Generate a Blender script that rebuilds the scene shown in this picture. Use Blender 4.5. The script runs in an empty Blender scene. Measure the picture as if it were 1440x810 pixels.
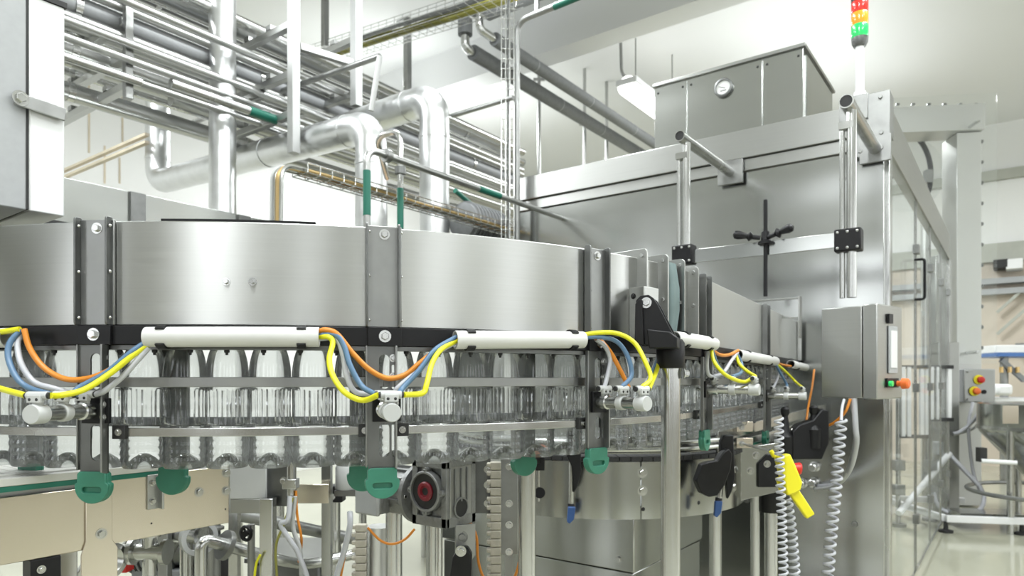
import bpy, bmesh, math, random
from math import sin, cos, pi, radians, sqrt, atan2
from mathutils import Vector, Matrix
random.seed(11)
SC = bpy.context.scene
COL = SC.collection
V = Vector

# ------------------------------------------------------------------ camera
EYE = 1.40                     # lens height above the floor
YAW = math.atan(0.7375)        # the hall's long axis is turned this far from the view
cd = bpy.data.cameras.new('camera'); cam = bpy.data.objects.new('camera', cd); COL.objects.link(cam)
cam.location = (0, 0, EYE); cam.rotation_euler = (pi / 2, 0, YAW)
cd.sensor_width = 36; cd.lens = 24; cd.shift_y = 130 / 1440; cd.clip_start = 0.02; cd.clip_end = 100
cd.dof.use_dof = True; cd.dof.focus_distance = 1.68; cd.dof.aperture_fstop = 4.5
SC.camera = cam

# ------------------------------------------------------------------ world, lamps, exposure
w = bpy.data.worlds.new('world'); SC.world = w; w.use_nodes = True
w.node_tree.nodes['Background'].inputs[0].default_value = (0.94, 0.97, 1.0, 1)
w.node_tree.nodes['Background'].inputs[1].default_value = 3.0      # overcast daylight outside the hall's windows
SC.view_settings.view_transform = 'Standard'; SC.view_settings.look = 'None'
SC.view_settings.exposure = 0.25; SC.view_settings.gamma = 1.0; SC.view_settings.use_curve_mapping = False
SC.cycles.max_bounces = 10; SC.cycles.transparent_max_bounces = 40
SC.cycles.caustics_reflective = False; SC.cycles.caustics_refractive = False
SC.cycles.sample_clamp_indirect = 6

def area(name, loc, size, sy, power, rot=(0, 0, 0), col=(0.95, 0.985, 1.0)):
    l = bpy.data.lights.new(name, 'AREA'); l.shape = 'RECTANGLE'; l.size = size; l.size_y = sy
    l.energy = power * 0.80; l.color = col
    o = bpy.data.objects.new(name, l); COL.objects.link(o); o.location = loc; o.rotation_euler = rot
    return o
CEIL = 5.6
# ceiling lamps of the hall, without housings; each gets an added upward fill
for lx, ly, ls, p in ((-0.6, 0.2, 2.4, 135), (-0.2, -2.6, 2.4, 135), (2.2, 1.6, 2.4, 130), (0.9, 4.2, 2.4, 170),
                   (-3.2, 3.4, 2.4, 130), (-5.6, 0.6, 2.4, 230), (-2.0, 9.0, 2.4, 240), (-6.4, 7.0, 2.4, 300), (6.2, 10.0, 2.4, 300)):
    area('hall_lamp', (lx, ly, CEIL - 0.5), 0.35, ls, p)
    area('ceiling_fill', (lx, ly, CEIL - 1.1), 1.6, ls + 1.2, p * 0.13, (pi, 0, 0))  # added upward light without a fixture, brightens the ceiling

# ------------------------------------------------------------------ view helpers (authoring only: place a point on a known plane)
FW = V((-sin(YAW), cos(YAW), 0)); RT = V((cos(YAW), sin(YAW), 0))
def P(px, py, d):
    return FW * d + RT * ((px - 720) / 960 * d) + V((0, 0, EYE + (535 - py) / 960 * d))
def dirp(px): return FW + RT * ((px - 720) / 960)
def PX(px, py, x): return P(px, py, x / dirp(px).x)
def PY(px, py, y): return P(px, py, y / dirp(px).y)
def PZ(px, py, z): return P(px, py, (z - EYE) * 960 / (535 - py))
def cw(X, Y, z=0): return FW * Y + RT * X + V((0, 0, z))      # view-aligned ground coordinates to world
def depth(p): return p.dot(FW)
def pxof(p): return 720 + 960 * p.dot(RT) / p.dot(FW)

# ------------------------------------------------------------------ materials
def mat(name, col, rough=0.5, metal=0.0, noise=0.0, nscale=(8, 8, 8), bump=0.0, bscale=(8, 8, 8), rvar=0.0, rscale=None, spec=0.5, coat=0.0, detail=3.0, emit=0.0, col2=None, aniso=0.0):
    m = bpy.data.materials.new(name); m.use_nodes = True
    nt = m.node_tree; b = nt.nodes['Principled BSDF']
    b.inputs['Base Color'].default_value = (*col, 1); b.inputs['Roughness'].default_value = rough
    b.inputs['Metallic'].default_value = metal; b.inputs['Specular IOR Level'].default_value = spec
    b.inputs['Coat Weight'].default_value = coat; b.inputs['Anisotropic'].default_value = aniso
    if emit:
        b.inputs['Emission Color'].default_value = (*col, 1); b.inputs['Emission Strength'].default_value = emit
    if aniso:   # brush marks run level, so reflections smear upright
        cv = nt.nodes.new('ShaderNodeCombineXYZ'); cv.inputs[0].default_value = 0.10; cv.inputs[1].default_value = 0.16; cv.inputs[2].default_value = 1.0
        nt.links.new(cv.outputs[0], b.inputs['Tangent'])
    tc = nt.nodes.new('ShaderNodeTexCoord')
    def nz(sc, det=detail):
        mp = nt.nodes.new('ShaderNodeMapping'); mp.inputs['Scale'].default_value = sc
        nt.links.new(tc.outputs['Object'], mp.inputs['Vector'])
        n = nt.nodes.new('ShaderNodeTexNoise'); n.inputs['Scale'].default_value = 1; n.inputs['Detail'].default_value = det
        nt.links.new(mp.outputs['Vector'], n.inputs['Vector'])
        return n
    if noise or col2:
        n = nz(nscale); r = nt.nodes.new('ShaderNodeMapRange')
        r.inputs['From Min'].default_value = 0.3; r.inputs['From Max'].default_value = 0.7
        nt.links.new(n.outputs['Fac'], r.inputs['Value'])
        mx = nt.nodes.new('ShaderNodeMix'); mx.data_type = 'RGBA'
        c2 = col2 or tuple(c * (1 - noise) for c in col)
        mx.inputs[6].default_value = (*c2, 1); mx.inputs[7].default_value = (*col, 1)
        nt.links.new(r.outputs[0], mx.inputs[0]); nt.links.new(mx.outputs[2], b.inputs['Base Color'])
    if rvar:
        n = nz(rscale or nscale); r = nt.nodes.new('ShaderNodeMapRange')
        r.inputs['From Min'].default_value = 0.3; r.inputs['From Max'].default_value = 0.7
        r.inputs['To Min'].default_value = rough - rvar; r.inputs['To Max'].default_value = rough + rvar
        nt.links.new(n.outputs['Fac'], r.inputs['Value']); nt.links.new(r.outputs[0], b.inputs['Roughness'])
    if bump:
        n = nz(bscale, 0.3); bp = nt.nodes.new('ShaderNodeBump'); bp.inputs['Strength'].default_value = bump; bp.inputs['Distance'].default_value = 0.02
        nt.links.new(n.outputs['Fac'], bp.inputs['Height']); nt.links.new(bp.outputs[0], b.inputs['Normal'])
    return m

def clearmat(name, tint, spec_w, rough=0.02, haze=0.0):
    """thin clear plastic or glass: straight-through light plus a fresnel reflection"""
    m = bpy.data.materials.new(name); m.use_nodes = True; nt = m.node_tree; N = nt.nodes
    N.remove(N['Principled BSDF']); out = N['Material Output']
    tr = N.new('ShaderNodeBsdfTransparent'); tr.inputs[0].default_value = (*tint, 1)
    gl = N.new('ShaderNodeBsdfGlossy'); gl.inputs['Roughness'].default_value = rough; gl.inputs[0].default_value = (0.95, 0.97, 0.97, 1)
    lw = N.new('ShaderNodeLayerWeight'); lw.inputs[0].default_value = 0.5
    mr = N.new('ShaderNodeMapRange'); mr.inputs['From Min'].default_value = 0.0; mr.inputs['From Max'].default_value = 1.0
    mr.inputs['To Min'].default_value = spec_w * 0.35; mr.inputs['To Max'].default_value = min(1.0, spec_w * 3)
    pw = N.new('ShaderNodeMath'); pw.operation = 'POWER'; pw.inputs[1].default_value = 2.5
    nt.links.new(lw.outputs['Facing'], pw.inputs[0]); nt.links.new(pw.outputs[0], mr.inputs['Value'])
    mx = N.new('ShaderNodeMixShader'); nt.links.new(mr.outputs[0], mx.inputs[0]); nt.links.new(tr.outputs[0], mx.inputs[1]); nt.links.new(gl.outputs[0], mx.inputs[2])
    last = mx
    if haze:
        df = N.new('ShaderNodeBsdfDiffuse'); df.inputs[0].default_value = (0.85, 0.88, 0.88, 1)
        m2 = N.new('ShaderNodeMixShader'); m2.inputs[0].default_value = haze
        nt.links.new(mx.outputs[0], m2.inputs[1]); nt.links.new(df.outputs[0], m2.inputs[2]); last = m2
    nt.links.new(last.outputs[0], out.inputs[0])
    return m

def petmat(name):
    """thin blown plastic: part straight-through, part slightly bent light, plus a fresnel reflection"""
    m = bpy.data.materials.new(name); m.use_nodes = True; nt = m.node_tree; N = nt.nodes
    N.remove(N['Principled BSDF']); out = N['Material Output']
    tr = N.new('ShaderNodeBsdfTransparent'); tr.inputs[0].default_value = (0.96, 0.97, 0.97, 1)
    rf = N.new('ShaderNodeBsdfRefraction'); rf.inputs['IOR'].default_value = 1.035; rf.inputs['Roughness'].default_value = 0.02; rf.inputs[0].default_value = (0.95, 0.965, 0.965, 1)
    gl = N.new('ShaderNodeBsdfGlossy'); gl.inputs['Roughness'].default_value = 0.06
    fr = N.new('ShaderNodeFresnel'); fr.inputs['IOR'].default_value = 1.55
    mu = N.new('ShaderNodeMath'); mu.operation = 'MULTIPLY'; mu.inputs[1].default_value = 0.95; mu.use_clamp = True
    m1 = N.new('ShaderNodeMixShader'); m1.inputs[0].default_value = 0.35
    m2 = N.new('ShaderNodeMixShader')
    nt.links.new(tr.outputs[0], m1.inputs[1]); nt.links.new(rf.outputs[0], m1.inputs[2])
    nt.links.new(fr.outputs[0], mu.inputs[0]); nt.links.new(mu.outputs[0], m2.inputs[0])
    nt.links.new(m1.outputs[0], m2.inputs[1]); nt.links.new(gl.outputs[0], m2.inputs[2])
    df = N.new('ShaderNodeBsdfTranslucent'); df.inputs[0].default_value = (0.8, 0.82, 0.82, 1)
    m3 = N.new('ShaderNodeMixShader'); m3.inputs[0].default_value = 0.11
    nt.links.new(m2.outputs[0], m3.inputs[1]); nt.links.new(df.outputs[0], m3.inputs[2])
    nt.links.new(m3.outputs[0], out.inputs[0])
    return m

MT = {}
MT['plenum'] = mat('brushed_steel_plenum', (0.50, 0.505, 0.49), 0.34, 1, noise=0.04, nscale=(3, 3, 300), rvar=0.02, rscale=(3, 3, 260), bump=0.16, bscale=(2.6, 2.6, 0.3), aniso=0.85)
MT['lit_steel'] = mat('paler_lit_steel', (0.62, 0.625, 0.61), 0.52, 1, noise=0.05, nscale=(2, 2, 2), aniso=0.5)  # extra light on far duct panels and portal put into a paler steel
MT['steel'] = mat('brushed_steel', (0.42, 0.425, 0.41), 0.38, 1, noise=0.04, nscale=(4, 4, 260), rvar=0.03, rscale=(4, 4, 220), aniso=0.6)
MT['sheet'] = mat('cabinet_sheet_steel', (0.44, 0.45, 0.435), 0.20, 1, bump=1.0, bscale=(0.6, 0.6, 2.6), aniso=0.3, noise=.04, nscale=(1.5, 1.5, 4))
MT['dull'] = mat('dull_steel', (0.34, 0.345, 0.335), 0.40, 1, noise=0.22, nscale=(14, 14, 14), rvar=0.08)
MT['dark_steel'] = mat('dark_steel', (0.20, 0.205, 0.20), 0.40, 1, noise=0.2, nscale=(20, 20, 20), rvar=0.06)
MT['tube'] = mat('polished_tube', (0.56, 0.565, 0.55), 0.24, 1, noise=0.08, nscale=(8, 8, 4), rvar=0.04)
MT['pipe'] = mat('stainless_pipe', (0.48, 0.485, 0.475), 0.32, 1, noise=0.12, nscale=(3, 3, 3))
MT['foil'] = mat('foil_jacket', (0.70, 0.71, 0.71), 0.34, 1, noise=0.10, nscale=(12, 12, 12), bump=0.15, bscale=(17, 17, 9), rvar=0.06)
MT['floor_tint'] = mat('floor_tinted_steel', (0.69, 0.63, 0.53), 0.24, 1, noise=0.08, nscale=(3, 3, 3), bump=0.3, bscale=(1.5, 1.5, 1.5), aniso=.3)  # steel with the cream floor's warm reflection put into its base colour
MT['black'] = mat('black_plastic', (0.008, 0.008, 0.009), 0.42, spec=0.3, noise=0.3, nscale=(25, 25, 25))
MT['rubber'] = mat('black_rubber', (0.02, 0.02, 0.02), 0.6, noise=0.2)
MT['green'] = mat('green_plastic', (0.036, 0.195, 0.128), 0.42, noise=0.12, nscale=(30, 30, 30))
MT['green_paint'] = mat('green_pipe_band', (0.01, 0.15, 0.10), 0.45, noise=0.1)
MT['pvc'] = mat('white_conduit', (0.62, 0.62, 0.60), 0.42, noise=0.07, nscale=(10, 10, 10), rvar=0.08)
MT['galv'] = mat('pale_galvanised', (0.56, 0.57, 0.56), 0.5, 0.2, noise=0.08, nscale=(12, 12, 12))
MT['white_plastic'] = mat('pale_grey_plastic', (0.50, 0.51, 0.50), 0.4, noise=0.08)
MT['white'] = mat('white_paint', (0.80, 0.81, 0.81), 0.5, noise=0.04, nscale=(3, 3, 3))
MT['grey_paint'] = mat('grey_paint', (0.36, 0.372, 0.378), 0.45, noise=0.07, nscale=(40, 40, 40))
MT['insul'] = mat('grey_foam_insulation', (0.24, 0.25, 0.255), 0.75, noise=0.15, nscale=(30, 30, 30))
MT['yellow'] = mat('yellow_hose', (0.72, 0.70, 0.015), 0.4, noise=0.06)
MT['yellow_gun'] = mat('yellow_plastic', (0.82, 0.74, 0.02), 0.4, noise=0.08)
MT['blue'] = mat('blue_hose', (0.10, 0.19, 0.31), 0.4, noise=0.08)
MT['orange'] = mat('orange_hose', (0.66, 0.23, 0.02), 0.4, noise=0.08)
MT['clear_hose'] = mat('milky_hose', (0.50, 0.51, 0.54), 0.3, noise=0.05)
MT['red'] = mat('red_plastic', (0.55, 0.02, 0.015), 0.35, noise=0.1)
MT['orange_knob'] = mat('orange_plastic', (0.80, 0.16, 0.03), 0.4, noise=0.08)
MT['blue_tip'] = mat('blue_plastic', (0.03, 0.09, 0.27), 0.4, noise=0.1)
MT['maroon'] = mat('maroon_seal', (0.20, 0.01, 0.02), 0.35, noise=0.2)
MT['cast'] = mat('cast_aluminium', (0.27, 0.275, 0.27), 0.48, 0.6, noise=0.25, nscale=(18, 18, 18), bump=0.15, bscale=(120, 120, 120))
MT['bellows'] = mat('grey_green_fabric', (0.16, 0.22, 0.22), 0.8, noise=0.2)
MT['chain'] = mat('tan_plastic_chain', (0.50, 0.47, 0.39), 0.5, noise=0.2, nscale=(40, 40, 40))
MT['slat'] = mat('pale_plastic_slat', (0.62, 0.62, 0.58), 0.35, noise=0.1)
MT['cable'] = mat('cable_bundle', (0.60, 0.42, 0.22), 0.5, noise=0.3, nscale=(60, 60, 60))
MT['olive'] = mat('olive_cable', (0.30, 0.29, 0.06), 0.5, noise=0.2)
MT['gauge'] = mat('gauge_dial', (0.85, 0.86, 0.84), 0.3)
MT['brass'] = mat('brass', (0.65, 0.47, 0.22), 0.35, 1)
MT['pet'] = petmat('clear_PET')
MT['glass'] = clearmat('clear_panel', (0.985, 0.99, 0.988), 0.05, 0.01, 0.03)
for k, c in (('lamp_red', (0.75, 0.03, 0.02)), ('lamp_amber', (0.9, 0.33, 0.02)), ('lamp_green', (0.02, 0.5, 0.12))):
    MT[k] = mat(k, c, 0.2, coat=0.5, emit=0.10 if k != 'lamp_green' else 0.35)
MT['tube_light'] = mat('lit_diffuser', (1.0, 1.0, 0.98), 0.4, emit=3.0)

# ------------------------------------------------------------------ mesh builder
class MB:
    def __init__(s): s.v = []; s.f = []
    def add(s, vs, fs):
        o = len(s.v); s.v += [V(p) for p in vs]; s.f += [tuple(i + o for i in f) for f in fs]; return s
    def hexa(s, c):   # 8 corners: bottom 4 ccw, top 4 ccw
        return s.add(c, [(3, 2, 1, 0), (4, 5, 6, 7), (0, 1, 5, 4), (1, 2, 6, 5), (2, 3, 7, 6), (3, 0, 4, 7)])
    def box(s, lo, hi):
        x0, x1 = sorted((lo[0], hi[0])); y0, y1 = sorted((lo[1], hi[1])); z0, z1 = sorted((lo[2], hi[2]))
        return s.hexa([(x0, y0, z0), (x1, y0, z0), (x1, y1, z0), (x0, y1, z0), (x0, y0, z1), (x1, y0, z1), (x1, y1, z1), (x0, y1, z1)])
    def obox(s, c, ax, ay, az):   # centre and three half-axis vectors
        c = V(c); ax = V(ax); ay = V(ay); az = V(az)
        if ax.cross(ay).dot(az) < 0: ax = -ax
        return s.hexa([c - ax - ay - az, c + ax - ay - az, c + ax + ay - az, c - ax + ay - az, c - ax - ay + az, c + ax - ay + az, c + ax + ay + az, c - ax + ay + az])
    def bar(s, a, b, w, h, up=(0, 0, 1)):
        a = V(a); b = V(b); d = (b - a); L = d.length; d = d / L; u = V(up)
        sd = d.cross(u)
        if sd.length < 1e-4: sd = d.cross(V((1, 0, 0)))
        sd.normalize(); u = sd.cross(d)
        return s.obox((a + b) / 2, d * (L / 2), sd * (w / 2), u * (h / 2))
    def ring(s, c, ax, r, n, ph=0, ref=None):
        ax = V(ax).normalized(); t = ref or (V((0, 0, 1)) if abs(ax.z) < 0.9 else V((1, 0, 0)))
        u = ax.cross(t).normalized(); v = ax.cross(u)
        return [V(c) + (u * cos(2 * pi * i / n + ph) + v * sin(2 * pi * i / n + ph)) * r for i in range(n)]
    def lathe(s, a, ax, prof, n=16, cap0=True, cap1=True, ph=0):   # prof: (distance along axis, radius)
        a = V(a); ax = V(ax).normalized(); o = len(s.v); fs = []
        for t, r in prof: s.v += s.ring(a + ax * t, ax, max(r, 1e-5), n, ph)
        for k in range(len(prof) - 1):
            for i in range(n):
                j = (i + 1) % n
                fs.append((o + k * n + i, o + (k + 1) * n + i, o + (k + 1) * n + j, o + k * n + j))
        if cap0: fs.append(tuple(o + i for i in range(n)))
        if cap1: fs.append(tuple(o + (len(prof) - 1) * n + i for i in reversed(range(n))))
        s.f += [tuple(reversed(f)) for f in fs] if False else fs
        return s
    def cyl(s, a, b, r, r2=None, n=16):
        a = V(a); b = V(b); return s.lathe(a, b - a, [(0, r), ((b - a).length, r if r2 is None else r2)], n)
    def hexbolt(s, p, ax, r=0.006, h=0.005, washer=True):
        p = V(p); ax = V(ax).normalized(); q = p - ax * 0.001
        if washer: s.lathe(q, ax, [(0, r * 1.55), (0.0022, r * 1.55)], 14); q = q + ax * 0.002
        return s.lathe(q, ax, [(0, r), (h * 0.85, r), (h, r * 0.86)], 6)
    def dome(s, p, ax, r=0.004, h=0.003, n=8):
        p = V(p); ax = V(ax).normalized(); return s.lathe(p - ax * 0.0008, ax, [(0, r), (h * 0.5, r * 0.85), (h, r * 0.4)], n)
    def tube(s, pts, r, n=10, closed=False, cap=True):
        pts = [V(p) for p in pts]; m = len(pts); o = len(s.v)
        rr = r if isinstance(r, (list, tuple)) else [r] * m
        T = []
        for i in range(m):
            a = pts[(i - 1) % m] if (closed or i > 0) else pts[i]; b = pts[(i + 1) % m] if (closed or i < m - 1) else pts[i]
            T.append((b - a).normalized())
        u = T[0].cross(V((0, 0, 1)) if abs(T[0].z) < 0.9 else V((1, 0, 0))).normalized()
        for i in range(m):
            u = (u - T[i] * u.dot(T[i])).normalized(); v = T[i].cross(u)
            s.v += [pts[i] + (u * cos(2 * pi * k / n) + v * sin(2 * pi * k / n)) * rr[i] for k in range(n)]
        for i in range(m if closed else m - 1):
            i2 = (i + 1) % m
            for k in range(n):
                k2 = (k + 1) % n; s.f.append((o + i * n + k, o + i * n + k2, o + i2 * n + k2, o + i2 * n + k))
        if cap and not closed:
            s.f.append(tuple(o + k for k in reversed(range(n)))); s.f.append(tuple(o + (m - 1) * n + k for k in range(n)))
        return s
    def sweep(s, frames, prof, cap=True):   # frames: list of (origin, side vector, up vector); prof: closed outline (side, up)
        o = len(s.v); n = len(prof); m = len(frames)
        for c, a, b in frames: s.v += [c + a * p[0] + b * p[1] for p in prof]
        for i in range(m - 1):
            for k in range(n):
                k2 = (k + 1) % n; s.f.append((o + i * n + k, o + i * n + k2, o + (i + 1) * n + k2, o + (i + 1) * n + k))
        if cap: s.f.append(tuple(o + k for k in reversed(range(n)))); s.f.append(tuple(o + (m - 1) * n + k for k in range(n)))
        return s
    def plate(s, outer, holes, org, ax, ay, th):   # flat plate with real holes; outline in (ax, ay), thickness along ax x ay
        org = V(org); ax = V(ax); ay = V(ay); nz = ax.cross(ay).normalized()
        bm = bmesh.new(); ed = []
        for lp in [outer] + list(holes):
            vv = [bm.verts.new(org + ax * p[0] + ay * p[1]) for p in lp]
            for i in range(len(vv)): ed.append(bm.edges.new((vv[i], vv[(i + 1) % len(vv)])))
        if holes: bmesh.ops.triangle_fill(bm, edges=ed, use_beauty=True, use_dissolve=False)
        else: bm.faces.new([e.verts[0] for e in []] or list(bm.verts))
        bm.normal_update()
        g = bmesh.ops.extrude_face_region(bm, geom=list(bm.faces))
        bmesh.ops.translate(bm, vec=nz * th, verts=[x for x in g['geom'] if isinstance(x, bmesh.types.BMVert)])
        bmesh.ops.recalc_face_normals(bm, faces=bm.faces)
        bm.verts.index_update()
        s.add([x.co.copy() for x in bm.verts], [tuple(q.index for q in f.verts) for f in bm.faces]); bm.free()
        return s
    def mesh(s, name, org, m, smooth=35):
        me = bpy.data.meshes.new(name); me.from_pydata([p - org for p in s.v], [], s.f)
        me.materials.append(m)
        bm = bmesh.new(); bm.from_mesh(me); bmesh.ops.recalc_face_normals(bm, faces=bm.faces); bm.to_mesh(me); bm.free()
        me.polygons.foreach_set('use_smooth', [True] * len(me.polygons)); me.set_sharp_from_angle(angle=radians(smooth))
        return me

WORG = {}
def thing(name, label, cat, loc, group=None):
    o = bpy.data.objects.new(name, None); COL.objects.link(o); o.location = loc; o.empty_display_size = 0.05
    o['label'] = label; o['category'] = cat
    if group: o['group'] = group
    WORG[o.name] = V(loc); return o
def part(name, mb, m, parent, label=None, bevel=0, smooth=35, kind=None):
    org = WORG[parent.name]
    me = mb.mesh(name, org, MT[m] if isinstance(m, str) else m, smooth)
    o = bpy.data.objects.new(name, me); COL.objects.link(o); o.parent = parent; WORG[o.name] = org
    if label: o['label'] = label
    if kind: o['kind'] = kind
    if bevel: bev(o, bevel)
    return o
MESHC = {}
def repeat(name, key, fn, m, parent, places, smooth=35, label=None):
    """alike small parts: one shared mesh (built along +Z at the origin), placed many times as separate objects; places = (point, axis[, spin reference])"""
    k = (key, m)
    if k not in MESHC:
        b = MB(); fn(b); MESHC[k] = b.mesh(name, V((0, 0, 0)), MT[m], smooth)
    org = WORG[parent.name]; out = []
    for pl in places:
        z = V(pl[1]).normalized(); ref = V(pl[2]) if len(pl) > 2 else (V((0, 0, 1)) if abs(z.z) < .9 else V((1, 0, 0)))
        x = ref.cross(z).normalized(); y = z.cross(x)
        o = bpy.data.objects.new(name, MESHC[k]); COL.objects.link(o); o.parent = parent; WORG[o.name] = org
        o.matrix_local = Matrix.Translation(V(pl[0]) - org) @ Matrix((x, y, z)).transposed().to_4x4()
        if label: o['label'] = label
        out.append(o)
    return out
def bolts(parent, places, r=.006, h=.005, m='tube', name='bolt', washer=True):
    return repeat(name, 'b%g_%g_%d' % (r, h, washer), lambda b: b.hexbolt((0, 0, 0), (0, 0, 1), r, h, washer), m, parent, places)
def rivets(parent, places, r=.003, h=.002, m='tube', name='rivet'):
    return repeat(name, 'd%g_%g' % (r, h), lambda b: b.dome((0, 0, 0), (0, 0, 1), r, h), m, parent, places)
def bev(o, wd):
    b = o.modifiers.new('bevel', 'BEVEL'); b.width = wd; b.segments = 2; b.limit_method = 'ANGLE'; b.angle_limit = radians(40)
def solo(name, mb, m, label, cat, group=None, bevel=0, smooth=35, kind=None):
    lo = V((min(p.x for p in mb.v), min(p.y for p in mb.v), min(p.z for p in mb.v))); hi = V((max(p.x for p in mb.v), max(p.y for p in mb.v), max(p.z for p in mb.v)))
    org = V(((lo.x + hi.x) / 2, (lo.y + hi.y) / 2, lo.z))
    me = mb.mesh(name, org, MT[m] if isinstance(m, str) else m, smooth)
    o = bpy.data.objects.new(name, me); COL.objects.link(o); o.location = org; WORG[o.name] = org
    if label: o['label'] = label
    if cat: o['category'] = cat
    if group: o['group'] = group
    if kind: o['kind'] = kind
    if bevel: bev(o, bevel)
    return o
def struct(name, mb, m, parent=None, bevel=0):
    if parent: return part(name, mb, m, parent)
    return solo(name, mb, m, None, None, kind='structure', bevel=bevel)
def smooth_path(pts, per=6):   # Catmull-Rom through the points
    pts = [V(p) for p in pts]; out = []
    q = [pts[0] * 2 - pts[1]] + pts + [pts[-1] * 2 - pts[-2]]
    for i in range(1, len(q) - 2):
        a, b, c, d = q[i - 1], q[i], q[i + 1], q[i + 2]
        for k in range(per):
            t = k / per
            out.append(0.5 * ((2 * b) + (c - a) * t + (2 * a - 5 * b + 4 * c - d) * t * t + (3 * b - a - 3 * c + d) * t ** 3))
    out.append(pts[-1]); return out
def bend_path(pts, r, seg=6):  # straight runs with rounded corners
    pts = [V(p) for p in pts]; out = [pts[0]]
    for i in range(1, len(pts) - 1):
        a, b, c = pts[i - 1], pts[i], pts[i + 1]
        d1 = (a - b); d2 = (c - b); rr = min(r, d1.length * 0.49, d2.length * 0.49)
        p1 = b + d1.normalized() * rr; p2 = b + d2.normalized() * rr
        for k in range(seg + 1):
            t = k / seg; out.append(p1 * (1 - t) ** 2 + b * 2 * t * (1 - t) + p2 * t * t)
    out.append(pts[-1]); return out
def rrect(x0, y0, x1, y1, r, n=4):
    o = []
    for cx, cy, a in ((x1 - r, y0 + r, -90), (x1 - r, y1 - r, 0), (x0 + r, y1 - r, 90), (x0 + r, y0 + r, 180)):
        for k in range(n + 1):
            t = radians(a + 90 * k / n); o.append((cx + r * cos(t), cy + r * sin(t)))
    return o

# ================================================================== SETTING
MT['floor'] = mat('cream_epoxy_floor', (0.44, 0.44, 0.34), 0.12, noise=0.14, nscale=(1.1, 1.1, 1.1), rvar=0.05, rscale=(2, 2, 2), spec=0.6)
MT['wall'] = mat('white_wall_paint', (0.83, 0.835, 0.825), 0.6, noise=0.04, nscale=(0.6, 0.6, 0.6))
MT['ceil'] = mat('white_ceiling_paint', (0.80, 0.81, 0.81), 0.7, noise=0.03, nscale=(0.5, 0.5, 0.5))
MT['beige'] = mat('beige_wall_cladding', (0.60, 0.53, 0.44), 0.6, noise=0.08, nscale=(0.7, 0.7, 0.7))
MT['band'] = mat('olive_grey_trim', (0.42, 0.43, 0.38), 0.5, noise=0.08)
XL, XR, YB, YF = -9.0, 8.0, 13.7, -7.0
struct('floor', MB().box((XL - .2, YF, -0.2), (XR, YB + .2, 0)), 'floor')
struct('ceiling', MB().box((XL - .2, YF, CEIL), (XR, YB + .2, CEIL + 0.2)), 'ceil')
struct('wall_back', MB().box((XL - .2, YB, 0), (XR, YB + .2, CEIL)), 'wall')
wl = struct('wall_left', MB().box((XL - .2, YF, 0), (XL, YB, CEIL)), 'wall')
MT['stain'] = mat('rust_stained_joint', (0.68, 0.60, 0.47), 0.7, noise=0.25, nscale=(3, 3, 3))
# stained vertical panel joints on the left wall
for px_, a, b in ((125, 100, 215), (172, 110, 200), (147, 205, 258), (168, 222, 258)):
    t = PX(px_, a, XL); q = PX(px_, b, XL)
    part('wall_joint', MB().box((XL - .01, t.y - .010, q.z), (XL + .008, t.y + .010, t.z)), 'stain', wl)
for dz in (0, .07): part('wall_strut', MB().box((XL - .01, 3.0, 3.55 + dz), (-6.34, 3.04, 3.575 + dz)), 'stain', wl)
struct('trim_1', MB().box((XL, 6.5, 5.147), (XR, 6.81, CEIL + .02)), 'ceil')            # concrete beam under the ceiling
struct('trim_2', MB().box((-6.9, 6.35, 4.95), (-6.35, 6.5, 5.147)), 'galv')            # bracket block under the beam
t = PY(1420, 236, YB - .1)
struct('trim_3', MB().box((XL, YB - .1, t.z - .16), (XR, YB + .02, t.z)), 'band')          # grey service ledge on the far wall
t = PY(1420, 340, YB - .14)
struct('trim_4', MB().box((-6, YB - .14, t.z - .3), (XR, YB + .02, t.z)), 'band')
struct('trim_5', MB().box((-6, YB - .06, 0), (XR, YB + .02, t.z - .3)), 'beige')
# the walls behind the viewpoint: tall windows with piers between them
MT['added_dado'] = mat('added_dado_brown', (0.19, 0.16, 0.10), 0.6, noise=0.1)  # added dark wall base, gives the steel a dark warm band in reflection
MT['pier'] = mat('dark_contrast_pier', (0.22, 0.22, 0.21), 0.6, noise=0.1)  # unseen piers kept dark for window contrast in the steel's reflections
def window_wall(name, fixed, along0, along1, axis, n, pm='pier'):
    t0 = 0.2
    def bx_(a0, a1, z0, z1, m=None):
        m = m or MB()
        return m.box((a0, fixed, z0), (a1, fixed - t0, z1)) if axis == 'x' else m.box((fixed, a0, z0), (fixed + t0, a1, z1))
    wall = struct(name, bx_(along0, along1, 4.3, CEIL), 'wall')
    part('added_dado', bx_(along0, along1, 0, 1.3), 'added_dado', wall)
    step = (along1 - along0) / n
    for i in range(n + 1):
        c = along0 + step * i; a0 = max(along0, c - step * .3); a1 = min(along1, c + step * .3)
        part('pier', bx_(a0, a1, 1.3, 4.3), pm, wall)
window_wall('wall_front', YF, XL - .2, XR, 'x', 4)
window_wall('wall_right', XR, YF, YB + .2, 'y', 6, 'wall')

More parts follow.
